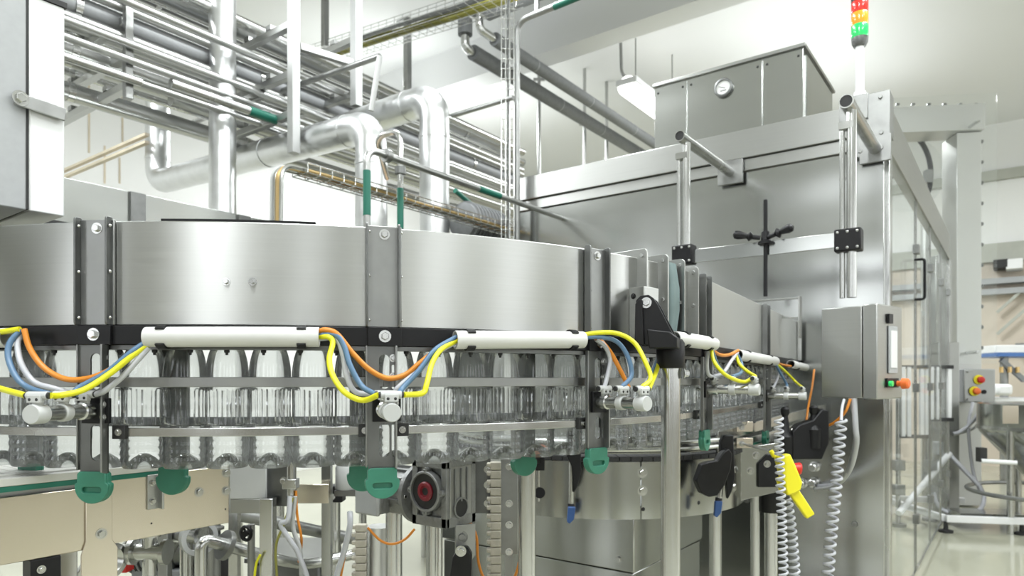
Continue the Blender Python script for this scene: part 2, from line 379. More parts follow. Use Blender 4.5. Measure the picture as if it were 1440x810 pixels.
# ================================================================== CLEAN-ROOM CABINET AND GLASS ENCLOSURE
CX0, CX1, CY0, CY1, CT = -2.98, -0.543, 4.108, 8.3, 2.89
cab = thing('filler_cabinet', 'tall brushed steel machine cabinet with a two-step header and clear side panels', 'cabinet', ((CX0 + CX1) / 2, (CY0 + CY1) / 2, 0))
part('front_panel', MB().box((CX0, CY0, 0.03), (CX1 - .02, CY0 + .05, 2.645)), 'sheet', cab, bevel=.004)
part('lower_header', MB().box((CX0 - .01, CY0 - .012, 2.65), (CX1 - .015, CY0 + .05, 2.718)), 'steel', cab, bevel=.003)
part('upper_header', MB().box((CX0 - .02, CY0 - .03, 2.722), (CX1 - .01, CY0 + .06, CT)), 'steel', cab, bevel=.004)
part('roof_panel', MB().box((CX0, CY0 + .06, CT - .06), (CX1 - .06, 5.5, CT - .02)), 'sheet', cab)
part('left_panel', MB().box((CX0, CY0 + .05, 0.03), (CX0 + .04, CY1, CT - .06)), 'sheet', cab)
part('side_header', MB().box((CX1 - .06, CY0 + .05, 2.64), (CX1, CY1, CT)), 'steel', cab, bevel=.003)
part('corner_post', MB().box((CX1 - .07, CY0 + .052, 0.03), (CX1, CY0 + .14, 2.64)), 'tube', cab, bevel=.004)
part('plinth', MB().box((CX0 + .05, CY0 + .06, 0), (CX1 - .08, CY0 + .3, 0.06)), 'dark_steel', cab)
ys = [CY0 + .15, 5.44, 6.42, 7.4, 8.26]
for a, b in zip(ys[:-1], ys[1:]):
    pn = part('side_panel', MB().box((CX1 - .018, a + .012, 0.08), (CX1 - .008, b - .012, 2.635)), 'glass', cab, 'clear plastic panel')
    for q in (a + .012, b - .02): part('panel_edge', MB().box((CX1 - .02, q, .08), (CX1 - .006, q + .008, 2.635)), 'tube', pn)
    part('panel_edge', MB().box((CX1 - .02, a + .02, .08), (CX1 - .006, b - .02, .09)), 'tube', pn)
    for z in (0.45, 1.35, 2.3):
        part('hinge_clamp', MB().box((CX1 - .024, b - .05, z - .03), (CX1 + .014, b + .03, z + .03)), 'dull', pn)
part('rear_post', MB().box((CX1 - .07, CY1 - .04, 0), (CX1, CY1 + .03, 2.64)), 'tube', cab)
part('rear_post', MB().box((CX0, CY1 - .04, 0), (CX0 + .07, CY1 + .03, 2.86)), 'tube', cab)
h = part('door_handle', MB().tube(bend_path([(CX1 - .01, 5.36, 2.22), (CX1 + .05, 5.36, 2.22), (CX1 + .05, 5.36, 1.95), (CX1 - .01, 5.36, 1.95)], .02), .009, 8), 'black', cab)
bolts(cab, [(PY(1185, 252, CY0), (0, -1, 0)), (PY(1202, 737, CY0), (0, -1, 0)), (PY(1050, 703, CY0), (0, -1, 0))], .012, .014, 'dull')
# bracket plate on the cabinet's top right corner
bp = MB().box((-.70, CY0 - .045, 2.60), (CX1 + .012, CY0 - .03, 2.93)).box((CX1, CY0 - .03, 2.70), (CX1 + .012, CY0 + .1, 2.93))
part('corner_bracket', bp, 'dull', cab, bevel=.002)
bolts(cab, [((x, CY0 - .045, z), (0, -1, 0)) for x, z in ((-.67, 2.63), (-.57, 2.63), (-.57, 2.71), (-.67, 2.76), (-.575, 2.9))], .011, .01, 'dull', 'bracket_bolt')

# filter unit on the roof
A0 = PY(920, 118, 4.5); A1 = PY(1130, 67, 4.5); FZ0, FZ1 = CT - .02, 3.49
fu = thing('roof_filter_unit', 'steel box with a round pressure gauge on the cabinet roof', 'ventilation unit', ((A0.x + A1.x) / 2, 4.9, FZ0))
xs = [A0.x, PY(966, 110, 4.5).x, PY(1072, 80, 4.5).x, A1.x]
part('housing', MB().box((xs[0] + .006, 4.512, FZ0), (xs[3] - .006, 5.36, FZ1 - .01)), 'sheet', fu)
part('lid', MB().box((xs[0] - .01, 4.49, FZ1 - .01), (xs[3] + .012, 5.37, FZ1 + .012)), 'steel', fu, bevel=.003)
for a, b in zip(xs[:-1], xs[1:]):
    pf = part('front_panel', MB().box((a + .003, 4.5, FZ0 + .002), (b - .003, 4.513, FZ1 - .02)), 'sheet', fu, bevel=.002)
    rivets(pf, [((q, 4.5, z), (0, -1, 0)) for q in (a + .03, b - .03) for z in (FZ0 + .09, FZ1 - .06)], .009, .006, 'rubber', 'panel_screw')
part('side_cover', MB().box((xs[3] - .006, 4.56, FZ0 + .04), (xs[3] + .006, 5.3, FZ1 - .04)), 'sheet', fu)
g = PY(1018, 124, 4.5)
gg = part('pressure_gauge', MB().lathe(g + V((0, .01, 0)), (0, -1, 0), [(0, .062), (.03, .062), (.034, .056), (.034, .048), (.022, .048)], 28, cap1=False), 'dark_steel', fu)
part('dial', MB().cyl(g + V((0, .0, 0)), g + V((0, -.012, 0)), .049, n=28), 'gauge', gg)
part('needle', MB().bar(g + V((-.03, -.0135, .012)), g + V((.012, -.0135, -.006)), .003, .002, (0, 1, 0)).box(g + V((-.02, -.0135, -.022)), g + V((.02, -.012, -.017))), 'rubber', gg)

# signal tower
d = 3.72; sp = P(1209, 135, d)
sl = thing('signal_tower', 'red amber and green signal tower light on a white pole at the cabinet corner', 'signal light', (sp.x, sp.y, 2.93))
part('mount', MB().box((sp.x - .09, sp.y - .05, 2.925), (sp.x + .05, sp.y + .06, 2.94)).box((sp.x - .09, CY0 - .06, 2.80), (sp.x + .05, CY0 - .045, 2.93)), 'dull', sl, bevel=.002)
zl = lambda y: EYE + (535 - y) / 960 * d
part('pole', MB().lathe((sp.x, sp.y, 2.94), (0, 0, 1), [(0, .036), (.03, .03), (.03, .022), (zl(62) - 2.94, .022)], 16), 'white', sl)
part('base_ring', MB().lathe((sp.x, sp.y, zl(66)), (0, 0, 1), [(0, .03), (.02, .04), (zl(54) - zl(66), .043)], 20), 'dark_steel', sl)
for nm, a, b in (('lamp_green', 54, 36), ('lamp_amber', 36, 19), ('lamp_red', 19, 3)):
    part(nm.replace('lamp_', '') + '_lens', MB().lathe((sp.x, sp.y, zl(a)), (0, 0, 1), [(0, .041), (.004, .043), (zl(b) - zl(a) - .004, .043), (zl(b) - zl(a), .041)], 24), nm, sl)
part('cap', MB().lathe((sp.x, sp.y, zl(3)), (0, 0, 1), [(0, .043), (.05, .043), (.065, .035)], 20), 'black', sl)

# two overhanging support tubes with drop rods
def overhang(x, ynear, z, r, posth, cz, label, loc):
    t = thing('overhang_support', label, 'support arm', (x, ynear, z - posth), 'arms reaching out of the cabinet header')
    part('tube', MB().lathe((x, CY0 - .045, z), (0, -1, 0), [(0, r), (CY0 - .045 - ynear, r), (CY0 - .045 - ynear, r * .84), (CY0 - .2 - ynear, r * .84)], 20, cap1=True), 'tube', t)
    part('bore', MB().cyl((x, ynear + .004, z), (x, ynear + .012, z), r * .85, n=20), 'rubber', t)
    part('flange', MB().box((x - .075, CY0 - .05, z - .07), (x + .075, CY0 - .03, z + .07)), 'dull', t, bevel=.002)
    y = ynear + .06
    part('drop_rod', MB().cyl((x + .012, y, z - r + .004), (x + .012, y, z - posth), .021, n=16), 'tube', t)
    part('guide_rod', MB().cyl((x - .026, y, z - r - .05), (x - .026, y, z - posth + (.0)), .012, n=12).obox((x - .008, y, z - r - .06), (.03, 0, 0), (0, .022, 0), (0, 0, .016)), 'tube', t)
    k = part('clamp', MB().box((x - .055, y - .035, cz - .05), (x + .055, y + .035, cz + .05)), 'black', t, bevel=.006)
    rivets(k, [((x + dx, y - .035, cz + dz), (0, -1, 0)) for dx in (-.04, 0, .04) for dz in (-.035, .035)], .007, .004, 'steel', 'clamp_screw')
    return y
y2 = overhang(-.60, 3.29, 2.63, .031, .86, 2.025, 'steel support tube with a long drop rod at the cabinet corner under the signal light', 0)
y1 = overhang(-1.375, 3.30, 2.645, .028, .62, 2.045, 'steel support tube with a short drop rod near the middle of the cabinet header', 0)
lk = thing('adjuster_bar', 'flat steel bar with black wing handles and a threaded rod between two clamps', 'adjuster', (-1.0, 3.36, 1.8))
part('flat_bar', MB().box((-1.322, 3.35, 2.0), (-.653, 3.362, 2.068)), 'sheet', lk, bevel=.002)
kx = PY(1077, 335, 3.34)
part('threaded_rod', MB().cyl((kx.x, 3.335, 1.80), (kx.x, 3.335, 2.26), .010, n=12), 'black', lk)
part('hub', MB().lathe((kx.x, 3.335, kx.z - .03), (0, 0, 1), [(0, .035), (.012, .035), (.02, .022), (.06, .018)], 16), 'black', lk)
for dx in (-1, 1):
    a = V((kx.x + dx * .02, 3.32, kx.z + .0)); e = V((kx.x + dx * .118, 3.29, kx.z + .022))
    wmb = MB().lathe(a, e - a, [(0, .010), (.035, .011), (.05, .024), (.06, .012), (.07, .014), (.10, .021), (.118, .019), (.126, .008)], 14)
    part('wing_handle', wmb, 'black', lk)

# control box
c0 = cw(1.507, 2.9); av = (RT * .765 + FW * .644); bv = (RT * -.644 + FW * .765)
UP = V((0, 0, 1)); zb, zt = EYE - 25 * 2.9 / 960, EYE + 106 * 2.9 / 960
bx = thing('control_box', 'square steel control box with a touch screen on its side beside the glass enclosure', 'control box', (c0.x, c0.y, zb))
def ob(u0, u1, w0, w1, z0, z1, m=None):  # u along the screen side (away), w along the front (left)
    m = m or MB()
    return m.obox(c0 + av * ((u0 + u1) / 2) + bv * ((w0 + w1) / 2) + UP * ((z0 + z1) / 2), av * ((u1 - u0) / 2), bv * ((w1 - w0) / 2), UP * ((z1 - z0) / 2))
part('rear_case', ob(0.002, .25, .02, .195, zb, zt), 'steel', bx, bevel=.004)
part('door', ob(-.004, .256, -.045, .016, zb - .004, zt + .004), 'steel', bx, bevel=.005)
scr = part('screen_frame', ob(.10, .19, -.052, -.046, EYE + .03, EYE + .235), 'grey_paint', bx, bevel=.002)
MT['screen'] = mat('pale_screen', (0.55, 0.57, 0.57), 0.15, emit=0.25)
part('screen', ob(.112, .178, -.0545, -.0525, EYE + .055, EYE + .215), 'screen', scr)
part('key_switch', ob(.09, .13, -.056, -.046, zt - .075, zt - .035), 'black', bx)
part('button_plate', ob(.08, .2, -.052, -.046, zb + .045, zb + .085), 'black', bx)
q = c0 + av * .185 + bv * -.05 + UP * (zb + .062)
part('stop_button', MB().lathe(q, -bv, [(0, .012), (.02, .012), (.022, .024), (.045, .022), (.05, .015)], 16), 'orange_knob', bx, 'orange mushroom button')
q = c0 + av * .10 + bv * -.05 + UP * (zb + .062)
part('lamp_button', MB().cyl(q, q - bv * .016, .012), 'lamp_green', bx, 'green button')
q = c0 + av * .2 + bv * .1 + UP * (zb + .2)
part('mounting_arm', MB().cyl(q, V((q.x - .05, CY0 + .002, q.z)), .03), 'tube', bx)

# ================================================================== AIR CONVEYOR: a steel air duct on a curved path, bottles hang below it by their necks
ACX, ACY, AR, A1R = -0.72, 2.94, 1.53, radians(59)
S1 = AR * A1R; SEND = 3.50
def path(s, off=0.0, z=0.0):
    """point at run s, off metres outward of the duct's outer face; also tangent and outward normal"""
    ph = min(s / AR, A1R); t = max(0, s - S1)
    n = RT * sin(ph) + FW * -cos(ph); tg = RT * cos(ph) + FW * sin(ph)
    p = cw(ACX, ACY) + n * (AR + off) + tg * t
    return p + V((0, 0, z)), tg, n
def on(px, py, off=0.0):
    """run s and height z of the point of the surface at offset off that is seen at px, py"""
    lo, hi = -1.2, 4.2
    for _ in range(40):
        m = (lo + hi) / 2
        if pxof(path(m, off)[0]) < px: lo = m
        else: hi = m
    p = path(lo, off)[0]
    return lo, EYE + (535 - py) / 960 * depth(p)
def onp(px, py, off=0.0):
    s, z = on(px, py, off); return path(s, off, z)[0]
def frames(s0, s1, z=0.0, off=0.0, step=.05):
    n = max(2, int(abs(s1 - s0) / step) + 1); out = []
    ss = [s0 + (s1 - s0) * i / n for i in range(n + 1)]
    if min(s0, s1) < S1 < max(s0, s1): ss.append(S1); ss.sort(reverse=s1 < s0)
    for q in ss:
        p, tg, nn = path(q, off, z); out.append((p, nn, UP))
    return out
ZT, ZB = 1.730, 1.514        # duct top and bottom
RB0, RB1 = 1.474, 1.513      # black rail
HS = [on(p_, 500, .012)[0] for p_ in (134, 541, 842, 993, 1078)]
S0 = -1.15
pm = path(0.6, 0, 0)[0]
air = thing('air_conveyor', 'long curved brushed steel air duct carrying plastic bottles across the foreground', 'conveyor', (pm.x, pm.y, ZB))
cuts = [S0] + [HS[0], HS[1], HS[2]] + [HS[3], HS[4], on(1122, 480)[0], SEND]
gap = .004
for a, b in zip(cuts[:-1], cuts[1:]):
    fr = frames(a + gap, b - gap)
    part('duct_panel', MB().sweep(fr, [(-.16, ZB), (0, ZB), (0, ZT), (-.16, ZT)]), 'lit_steel' if a > 1.5 else 'plenum', air, bevel=.0025, smooth=50)
for a, b in zip(cuts[:-1], cuts[1:]):
    part('black_rail', MB().sweep(frames(a + .002, b - .002), [(-.03, RB0), (.010, RB0), (.010, RB1), (-.03, RB1)]), 'black', air, bevel=.001, smooth=50)
    part('rail_strip', MB().sweep(frames(a + .002, b - .002), [(-.03, RB0 - .010), (.002, RB0 - .010), (.002, RB0 - .001), (-.03, RB0 - .001)]), 'dark_steel', air, smooth=50)
part('neck_slide', MB().sweep(frames(S0, SEND), [(-.060, RB0 + .004), (-.032, RB0 + .004), (-.032, RB0 + .010), (-.060, RB0 + .010)]), 'white_plastic', air, smooth=50)
part('neck_slide', MB().sweep(frames(S0, SEND), [(-.118, RB0 + .004), (-.090, RB0 + .004), (-.090, RB0 + .010), (-.118, RB0 + .010)]), 'white_plastic', air, smooth=50)
part('inner_rail', MB().sweep(frames(S0, SEND), [(-.165, RB0), (-.12, RB0), (-.12, RB1), (-.165, RB1)]), 'black', air, smooth=50)
# joint covers with two riveted flanges
def cover(s, wd, proud, z0, z1, nr, name='joint_cover', fl=.022):
    c, tg, n = path(s)
    m = MB().obox(c + n * (proud / 2 + .001) + UP * ((z0 + z1) / 2), tg * (wd / 2), n * (proud / 2), UP * ((z1 - z0) / 2))
    o = part(name, m, 'dull', air, bevel=.0015)
    for sg in (-1, 1):
        q = c + tg * (sg * (wd / 2 - .003))
        f = part('flange', MB().plate(rrect(0, z0, fl, z1 + .004, .006, 3), [], q - tg * .002 + n * .001, n, UP, .004), 'dark_steel', o, bevel=.0008)
        rivets(o, [(q + n * (fl - .006) + UP * z + tg * (sg * .0 + .002 * 1), tg) for z in [z0 + .015 + (z1 - z0 - .03) * i / (nr - 1) for i in range(nr)]], .0036, .003)
        rivets(o, [(q + n * (fl - .006) + UP * z - tg * .003, -tg) for z in [z0 + .015 + (z1 - z0 - .03) * i / (nr - 1) for i in range(nr)]], .0036, .003)
    return o
for i, s in enumerate(HS):
    o = cover(s, .074, .006, ZB, ZT + .002, 3)
    c, tg, n = path(s)
    bolts(o, [(c + n * .007 + UP * (ZT - .016), n)], .0075, .006)
    k = part('rail_cap', MB().obox(c + n * .0135 + UP * 1.4935, tg * .036, n * .004, UP * .020), 'black', air, bevel=.001)
    bolts(k, [(c + n * .0175 + UP * 1.4945, n)], .0085, .008)
# screw heads under the duct panel and screws under the rail
for px_ in (318, 355):
    s, z = on(px_, 396); c, tg, n = path(s, 0, z); bolts(air, [(c, n)], .0055, .006, 'tube')
s = S0 + .9
pl = []
while s < 2.4:
    c, tg, n = path(s, -.012, RB0 - .010); pl.append((c, -UP)); s += .075
repeat('rail_screw', 'rs', lambda b: b.cyl((0, 0, 0), (0, 0, .006), .0055, n=8).cyl((0, 0, .005), (0, 0, .011), .003, n=8), 'rubber', air, pl)
# flat black cover plate lying on the duct, hinge on it
p = [onp(235, 309, -.02), onp(445, 312, -.02)]
sa, sb = on(235, 309, -.03)[0], on(445, 312, -.03)[0]
pl_ = solo('cover_plate', MB().sweep(frames(sa, sb, ZT + .001, -.13), [(0, 0), (.125, 0), (.125, .0045), (0, .0045)]), 'black', 'thin black plate lying on top of the steel air duct', 'plate')
# guide rails on both sides, in sections between the hangers
def rail(s0, s1, o0, o1, z0, z1, m, name='guide_rail'):
    return part(name, MB().sweep(frames(s0, s1), [(o0, z0), (o1, z0), (o1, z1), (o0, z1)]), m, air, bevel=.0012, smooth=50)
ends = [S0] + HS + [SEND]
for a, b in zip(ends[:-1], ends[1:]):
    g0 = .05 if a != S0 else 0; g1 = .05 if b != SEND else 0
    rail(a, b, -.022, -.012, 1.386, 1.407, 'dull', 'upper_guide_rail')
    rail(a + g0, b - g1, -.022, -.010, 1.283, 1.301, 'tube', 'lower_guide_rail')
    rail(a, b, -.128, -.120, 1.388, 1.407, 'dark_steel', 'inner_guide_rail')
    rail(a, b, -.128, -.118, 1.296, 1.318, 'dark_steel', 'inner_guide_rail')
for s in HS:
    for sg in (-1, 1):
        a = s + sg * .040
        c, tg, n = path(a)
        k = part('rail_connector', MB().obox(c + n * -.008 + UP * 1.2925, tg * .014, n * .006, UP * .014), 'rubber', air, bevel=.001)
        bolts(k, [(c + n * -.002 + UP * 1.2925, n)], .005, .004)

# ------------------------------------------------------------------ bottles
def bottle_mesh():
    NS = 72; prof = [(.030, .004, 0, 0), (.0285, .010, 0, 0), (.020, .022, 0, 0), (.008, .033, 0, 0), (0.0, .040, 0, 0), (.004, .0432, 0, 0), (.010, .0448, 0, 0)]
    for i in range(4):                                   # base ribs
        z = .014 + i * .017
        prof += [(z, .0458, 0, 0), (z + .006, .0458, 0, 0), (z + .009, .0446, 0, 0), (z + .013, .0446, 0, 0)]
    prof += [(.084, .0458, 0, 0), (.088, .0458, 0, 0), (.091, .0445, .3, 0), (.096, .0442, 1, 0), (.130, .0436, 1, 0), (.164, .0442, 1, 0), (.169, .0446, .3, 0), (.172, .0458, 0, 0), (.188, .0458, 0, 0), (.1895, .0442, 0, 0), (.192, .0442, 0, 0)]
    for i in range(9):                                   # dome
        t = (i + 1) / 9 * radians(80); prof.append((.192 + .080 * sin(t), .0132 + .031 * cos(t) ** .85, 0, 0))
    prof += [(.278, .0132, 0, 0), (.286, .0132, 0, 0), (.2875, .0165, 0, 0), (.290, .0165, 0, 0), (.2915, .0128, 0, 0), (.300, .0128, 0, 0)]
    m = MB(); n = NS
    dep = [.75 + .5 * random.random() for _ in range(n)]
    for z, r, fl, pt in prof:
        for i in range(n):
            a = 2 * pi * i / n
            q = r * (1 - fl * .075 * dep[i // 3] * (1 if i % 3 == 0 else .25 if i % 3 == 1 else 0)); zz = z - pt * .004 * abs(sin(a * 2.5)) * (1 if z > .001 else 0)
            m.v.append(V((q * cos(a), q * sin(a), max(0, zz))))
    for k in range(len(prof) - 1):
        for i in range(n):
            j = (i + 1) % n; m.f.append((k * n + i, k * n + j, (k + 1) * n + j, (k + 1) * n + i))
    m.f.append(tuple(reversed(range(n)))); m.f.append(tuple((len(prof) - 1) * n + i for i in range(n)))
    return m.mesh('plastic_bottle', V((0, 0, 0)), MT['pet'], 24)
BM = bottle_mesh(); BZ = 1.212; PITCH = .0945
ORD = 'first second third fourth fifth sixth seventh eighth ninth tenth eleventh twelfth thirteenth fourteenth fifteenth sixteenth'.split()
SECT = [(-9, HS[0], 'left of the leftmost hanger'), (HS[0], HS[1], 'between the leftmost and the middle hanger'), (HS[1], HS[2], 'in the run after the middle hanger'),
        (HS[2], HS[3], 'between the two hangers beside the tall post'), (HS[3], HS[4], 'between the last two hangers'), (HS[4], 9, 'past the last hanger by the control box')]
runs = []; s = S0 + .028
while s < SEND - .06:
    if pxof(path(s, -.070)[0]) > -25: runs.append(s)
    s += PITCH
for s0, s1, where in SECT:
    for i, s in enumerate([q for q in runs if s0 <= q < s1]):
        c, tg, n = path(s, -.070, BZ)
        b = bpy.data.objects.new('plastic_bottle', BM); COL.objects.link(b); b.location = c; b.rotation_euler = (0, 0, random.uniform(0, 6.28))
        b['label'] = 'clear ribbed plastic bottle, %s from the left %s' % (ORD[i], where); b['category'] = 'bottle'; b['group'] = 'bottles hanging along the air conveyor'

# ------------------------------------------------------------------ hangers with green end clips
def hanger(s, off, sgn, dz, label, group, detail=True):
    c, tg, n = path(s, off); n = n * sgn; ax = tg * sgn
    z1 = RB0 + (0.0 if sgn > 0 else .0); z0 = 1.205 + dz
    t = thing('guide_hanger', label, 'bracket', c + UP * (1.147 + dz), group)
    W_ = .037
    org = c
    outer = [(-W_, z1), (-W_, z0 + .03), (-W_ + .004, z0), (W_ - .012, z0), (W_ - .012, z1)]
    holes = []
    if detail:
        zs = 1.3365
        holes = [rrect(-.012, zs + .045, .0105, z1 - .018, .0110), rrect(.0150, zs + .045, .0215, z1 - .04, .003, 2),
                 rrect(-.012, z0 + .03, .0105, zs - .028, .0110), rrect(.0150, z0 + .03, .0215, zs - .03, .003, 2)]
    pm_ = MB().plate(outer, holes, org, ax, UP, .004)
    part('slotted_plate', pm_, 'dark_steel', t)
    part('side_flange', MB().plate([(0, z0 + .001), (.022, z0 + .008), (.022, z1), (0, z1)], [], c + ax * (W_ - .012) - n * .001, n, UP, .004), 'dull', t, bevel=.0008)
    part('side_flange', MB().plate([(0, z0 + .01), (.010, z0 + .01), (.010, z1), (0, z1)], [], c - ax * W_ - n * .001, n, UP, .003), 'dull', t, bevel=.0008)
    if detail:
        bolts(t, [(c + ax * .0183 + UP * (z1 - .026) + n * .003, n), (c + ax * .0183 + UP * (z1 - .065) + n * .003, n)], .0055, .005)
    # green clip: squared top, round bottom, oblong grip recess in its face
    zc = 1.147 + dz; hw = .0365; hu = .031
    ol = [(hw * cos(a), zc + hw * .95 + hw * .95 * sin(a)) for a in [pi + pi * k / 16 for k in range(17)]] + [(hw, zc + .040), (hu, zc + .043), (hu, zc + .061), (hu - .005, zc + .066), (-hu + .005, zc + .066), (-hu, zc + .061), (-hu, zc + .043), (-hw, zc + .040)]
    k = part('end_clip', MB().plate(ol, [], c - ax * .005 - n * .008, ax, UP, .013), 'green', t, bevel=.002, smooth=50)
    part('clip_face', MB().plate(ol, [rrect(-.021, zc + .022, .021, zc + .034, .0055)] if detail else [], c - ax * .005 + n * .0045, ax, UP, .0075), 'green', k, bevel=.0015, smooth=50)
    return t
HL = ['slotted steel hanger with a green end clip at the left beside the tan conveyor plate', 'slotted steel hanger with a green end clip in front of the gear motor', 'slotted steel hanger with a green end clip left of the tall foreground post',
      'slotted steel hanger with a green end clip just right of the tall foreground post', 'slotted steel hanger with a green end clip nearest the control box']
HDZ = [0, 0, .018, .03, -.035]
for s, l, dz in zip(HS, HL, HDZ): hanger(s, .006, 1, dz, l, 'outer hangers of the bottle guide')
for px_, l in ((40, 'hanger with a dark green clip behind the bottles at the far left edge'), (240, 'hanger with a dark green clip behind the bottles above the tan plate end'), (507, 'hanger with a dark green clip behind the bottles left of the motor'), (735, 'hanger with a dark green clip behind the bottles above a steel post')):
    s = on(px_, 650, -.150)[0]; hanger(s, -.150, -1, -.008 + (.0 if px_ < 600 else .012), l, 'inner hangers of the bottle guide', False)

# ------------------------------------------------------------------ pneumatic cylinders on the outer hangers
CYL = []
CZ = [1.338, 1.338, 1.346, 1.372, 1.333]
CL = ['steel pneumatic cylinder on the leftmost hanger above the tan conveyor', 'steel pneumatic cylinder pointing at the viewer above the gear motor', 'steel pneumatic cylinder beside the tall post left of it',
      'steel pneumatic cylinder just right of the tall post', 'steel pneumatic cylinder nearest the control box']
def cyl_unit(i, s, z, label):
    c, tg, n = path(s, 0.010, z); t = thing('pneumatic_cylinder', label, 'pneumatic cylinder', c, 'pneumatic cylinders on the hangers')
    k = part('mount_block', MB().obox(c + tg * .004 + n * .004, tg * .030, n * .0045, UP * .026), 'black', t, bevel=.0012)
    bolts(k, [(c + tg * .022 + n * .0085 + UP * .013, n), (c + tg * .022 + n * .0085 - UP * .013, n)], .0048, .004)
    a = c + n * .0085 - tg * .004; L = .158
    part('barrel', MB().lathe(a, n, [(0, .0165), (.008, .0175), (.03, .0175), (.032, .0145), (L - .03, .0145), (L - .028, .0145)], 22), 'tube', t)
    part('collar', MB().lathe(a + n * .066, n, [(0, .0155), (.002, .0175), (.018, .0175), (.020, .0155)], 22), 'white_plastic', t)
    part('end_cap', MB().lathe(a + n * (L - .032), n, [(0, .0165), (.002, .0182), (.028, .0182), (.031, .0168)], 24), 'white_plastic', t)
    tops = []
    for f in (.018, .076, L - .018):
        b0 = a + n * f
        m = MB().cyl(b0 + UP * .012, b0 + UP * .026, .009, n=12).lathe(b0 + UP * .024, UP, [(0, .0075), (.010, .0075), (.012, .006)], 12)
        ft = part('push_fitting', m, 'white_plastic', t)
        tee = b0 + UP * .034
        m = MB().cyl(tee - tg * .020, tee + tg * .020, .0078, n=12).obox(tee + n * .006 - UP * .006, tg * .013, n * .006, UP * .007)
        part('tee', m, 'white_plastic', ft, bevel=.001)
        for sg in (-1, 1): part('tee_collar', MB().cyl(tee + tg * (sg * .019), tee + tg * (sg * .024), .0062, n=12), 'rubber', ft)
        rivets(ft, [(tee + n * .012 - UP * .007 + tg * .007, n), (tee + n * .012 - UP * .007 - tg * .007, n)], .0035, .002, 'rubber', 'port')
        tops.append(tee)
    # piston rod to the inner side
    part('piston_rod', MB().cyl(c - n * .03, c + n * .002, .006, n=10), 'tube', t)
    CYL.append((tops, tg, n))
for i in range(5): cyl_unit(i, HS[i], CZ[i], CL[i])

# ------------------------------------------------------------------ white conduits on the black rail, held by black clips
CT_ = []
def conduit(px0, px1, py0, py1, label, off=.034, r=.0205):
    s0, z0 = on(px0, py0, off); s1, z1 = on(px1, py1, off)
    N = max(3, int((s1 - s0) / .04)); pts = []
    for k in range(N + 1):
        u = k / N; pts.append(path(s0 + (s1 - s0) * u, off, z0 + (z1 - z0) * u)[0])
    mid = pts[len(pts) // 2]; t = thing('cable_conduit', label, 'conduit', mid, 'white conduit tubes on the black rail')
    m = MB().tube(pts, r, 20, cap=False)
    i0 = [p + 0 * p for p in pts]
    m.tube(pts, r - .0022, 20, cap=False)
    for e, nb in ((0, 1), (-1, -2)):    # annular ends
        ax = (pts[e] - pts[nb]).normalized(); o = len(m.v)
        m.v += m.ring(pts[e], ax, r, 20); m.v += m.ring(pts[e], ax, r - .0022, 20)
        m.f += [(o + q, o + (q + 1) % 20, o + 20 + (q + 1) % 20, o + 20 + q) for q in range(20)]
    part('tube', m, 'pvc', t, smooth=50)
    for u in ((.10, .90) if px1 - px0 > 100 else (.2, .8)):
        s = s0 + (s1 - s0) * u; z = z0 + (z1 - z0) * u; c, tg, n = path(s, off, z)
        arc = [c + n * (cos(a) * (r + .0018)) + UP * (sin(a) * (r + .0018)) for a in [radians(42 + 276 * q / 14) for q in range(15)]]
        m = MB()
        fr = [(c, 0, 0)]
        ms = MB(); o = 0
        for q in range(15):
            d = (arc[q] - c).normalized()
            ms.v += [arc[q] - d * .0018 - tg * .009, arc[q] + d * .0022 - tg * .009, arc[q] + d * .0022 + tg * .009, arc[q] - d * .0018 + tg * .009]
        for q in range(14):
            for k in range(4): ms.f.append((q * 4 + k, q * 4 + (k + 1) % 4, q * 4 + 4 + (k + 1) % 4, q * 4 + 4 + k))
        ms.f += [(0, 1, 2, 3), (56, 57, 58, 59)]
        part('clip', ms, 'black', t)
    CT_.append(((s0, z0), (s1, z1), off))
conduit(-120, 12, 478, 475, 'white conduit tube cut by the left edge of the picture')
conduit(206, 449, 474, 474, 'long white conduit tube on the black rail left of the middle hanger')
conduit(640, 819, 478, 478, 'white conduit tube on the black rail right of the middle hanger')
conduit(948, 1003, 476, 484, 'short white conduit tube right behind the black post head', .05)
conduit(1037, 1090, 499, 508, 'white conduit tube second from the control box')
conduit(1112, 1146, 512, 520, 'small white conduit tube nearest the control box')

# ------------------------------------------------------------------ air hoses
def hose(pts, m, label, r=.0058, start=None, end=None, group='coloured air hoses at the cylinders', name='air_hose'):
    P_ = [onp(*p) for p in pts]
    if start is not None: P_ = [start] + P_
    if end is not None: P_ = P_ + [end]
    return solo(name, MB().tube(smooth_path(P_, 7), r, 10), m, label, 'hose', group, smooth=60)
def tee(i, k, sg): tops, tg, n = CYL[i]; return tops[k] + tg * (sg * .024)
# first hanger
hose([(-20, 470, .036), (8, 466, .05), (28, 463, .05)], 'yellow', 'yellow air hose leaving the conduit at the left edge')
hose([(30, 464, .045), (14, 482, .06), (12, 505, .07), (24, 532, .08), (42, 546, .08)], 'blue', 'blue air hose looping down to the leftmost cylinder', end=tee(0, 1, -1))
hose([(32, 466, .040), (25, 484, .05), (30, 512, .06), (48, 537, .06), (75, 546, .06)], 'clear_hose', 'milky air hose looping down to the leftmost cylinder', end=tee(0, 0, -1))
hose([(34, 463, .048), (42, 490, .05), (62, 517, .05), (92, 533, .05), (125, 532, .05), (155, 520, .05), (185, 498, .045), (207, 482, .036)], 'orange', 'orange air hose drooping across the leftmost hanger')
hose([(-25, 538, .11), (-5, 545, .12)], 'yellow', 'yellow air hose coming in at the left edge to the leftmost cylinder', end=tee(0, 2, -1))
hose([(85, 556, .13), (118, 548, .10), (155, 525, .07), (186, 500, .05), (208, 485, .036)], 'yellow', 'yellow air hose from the leftmost cylinder to the long conduit', start=tee(0, 2, 1))
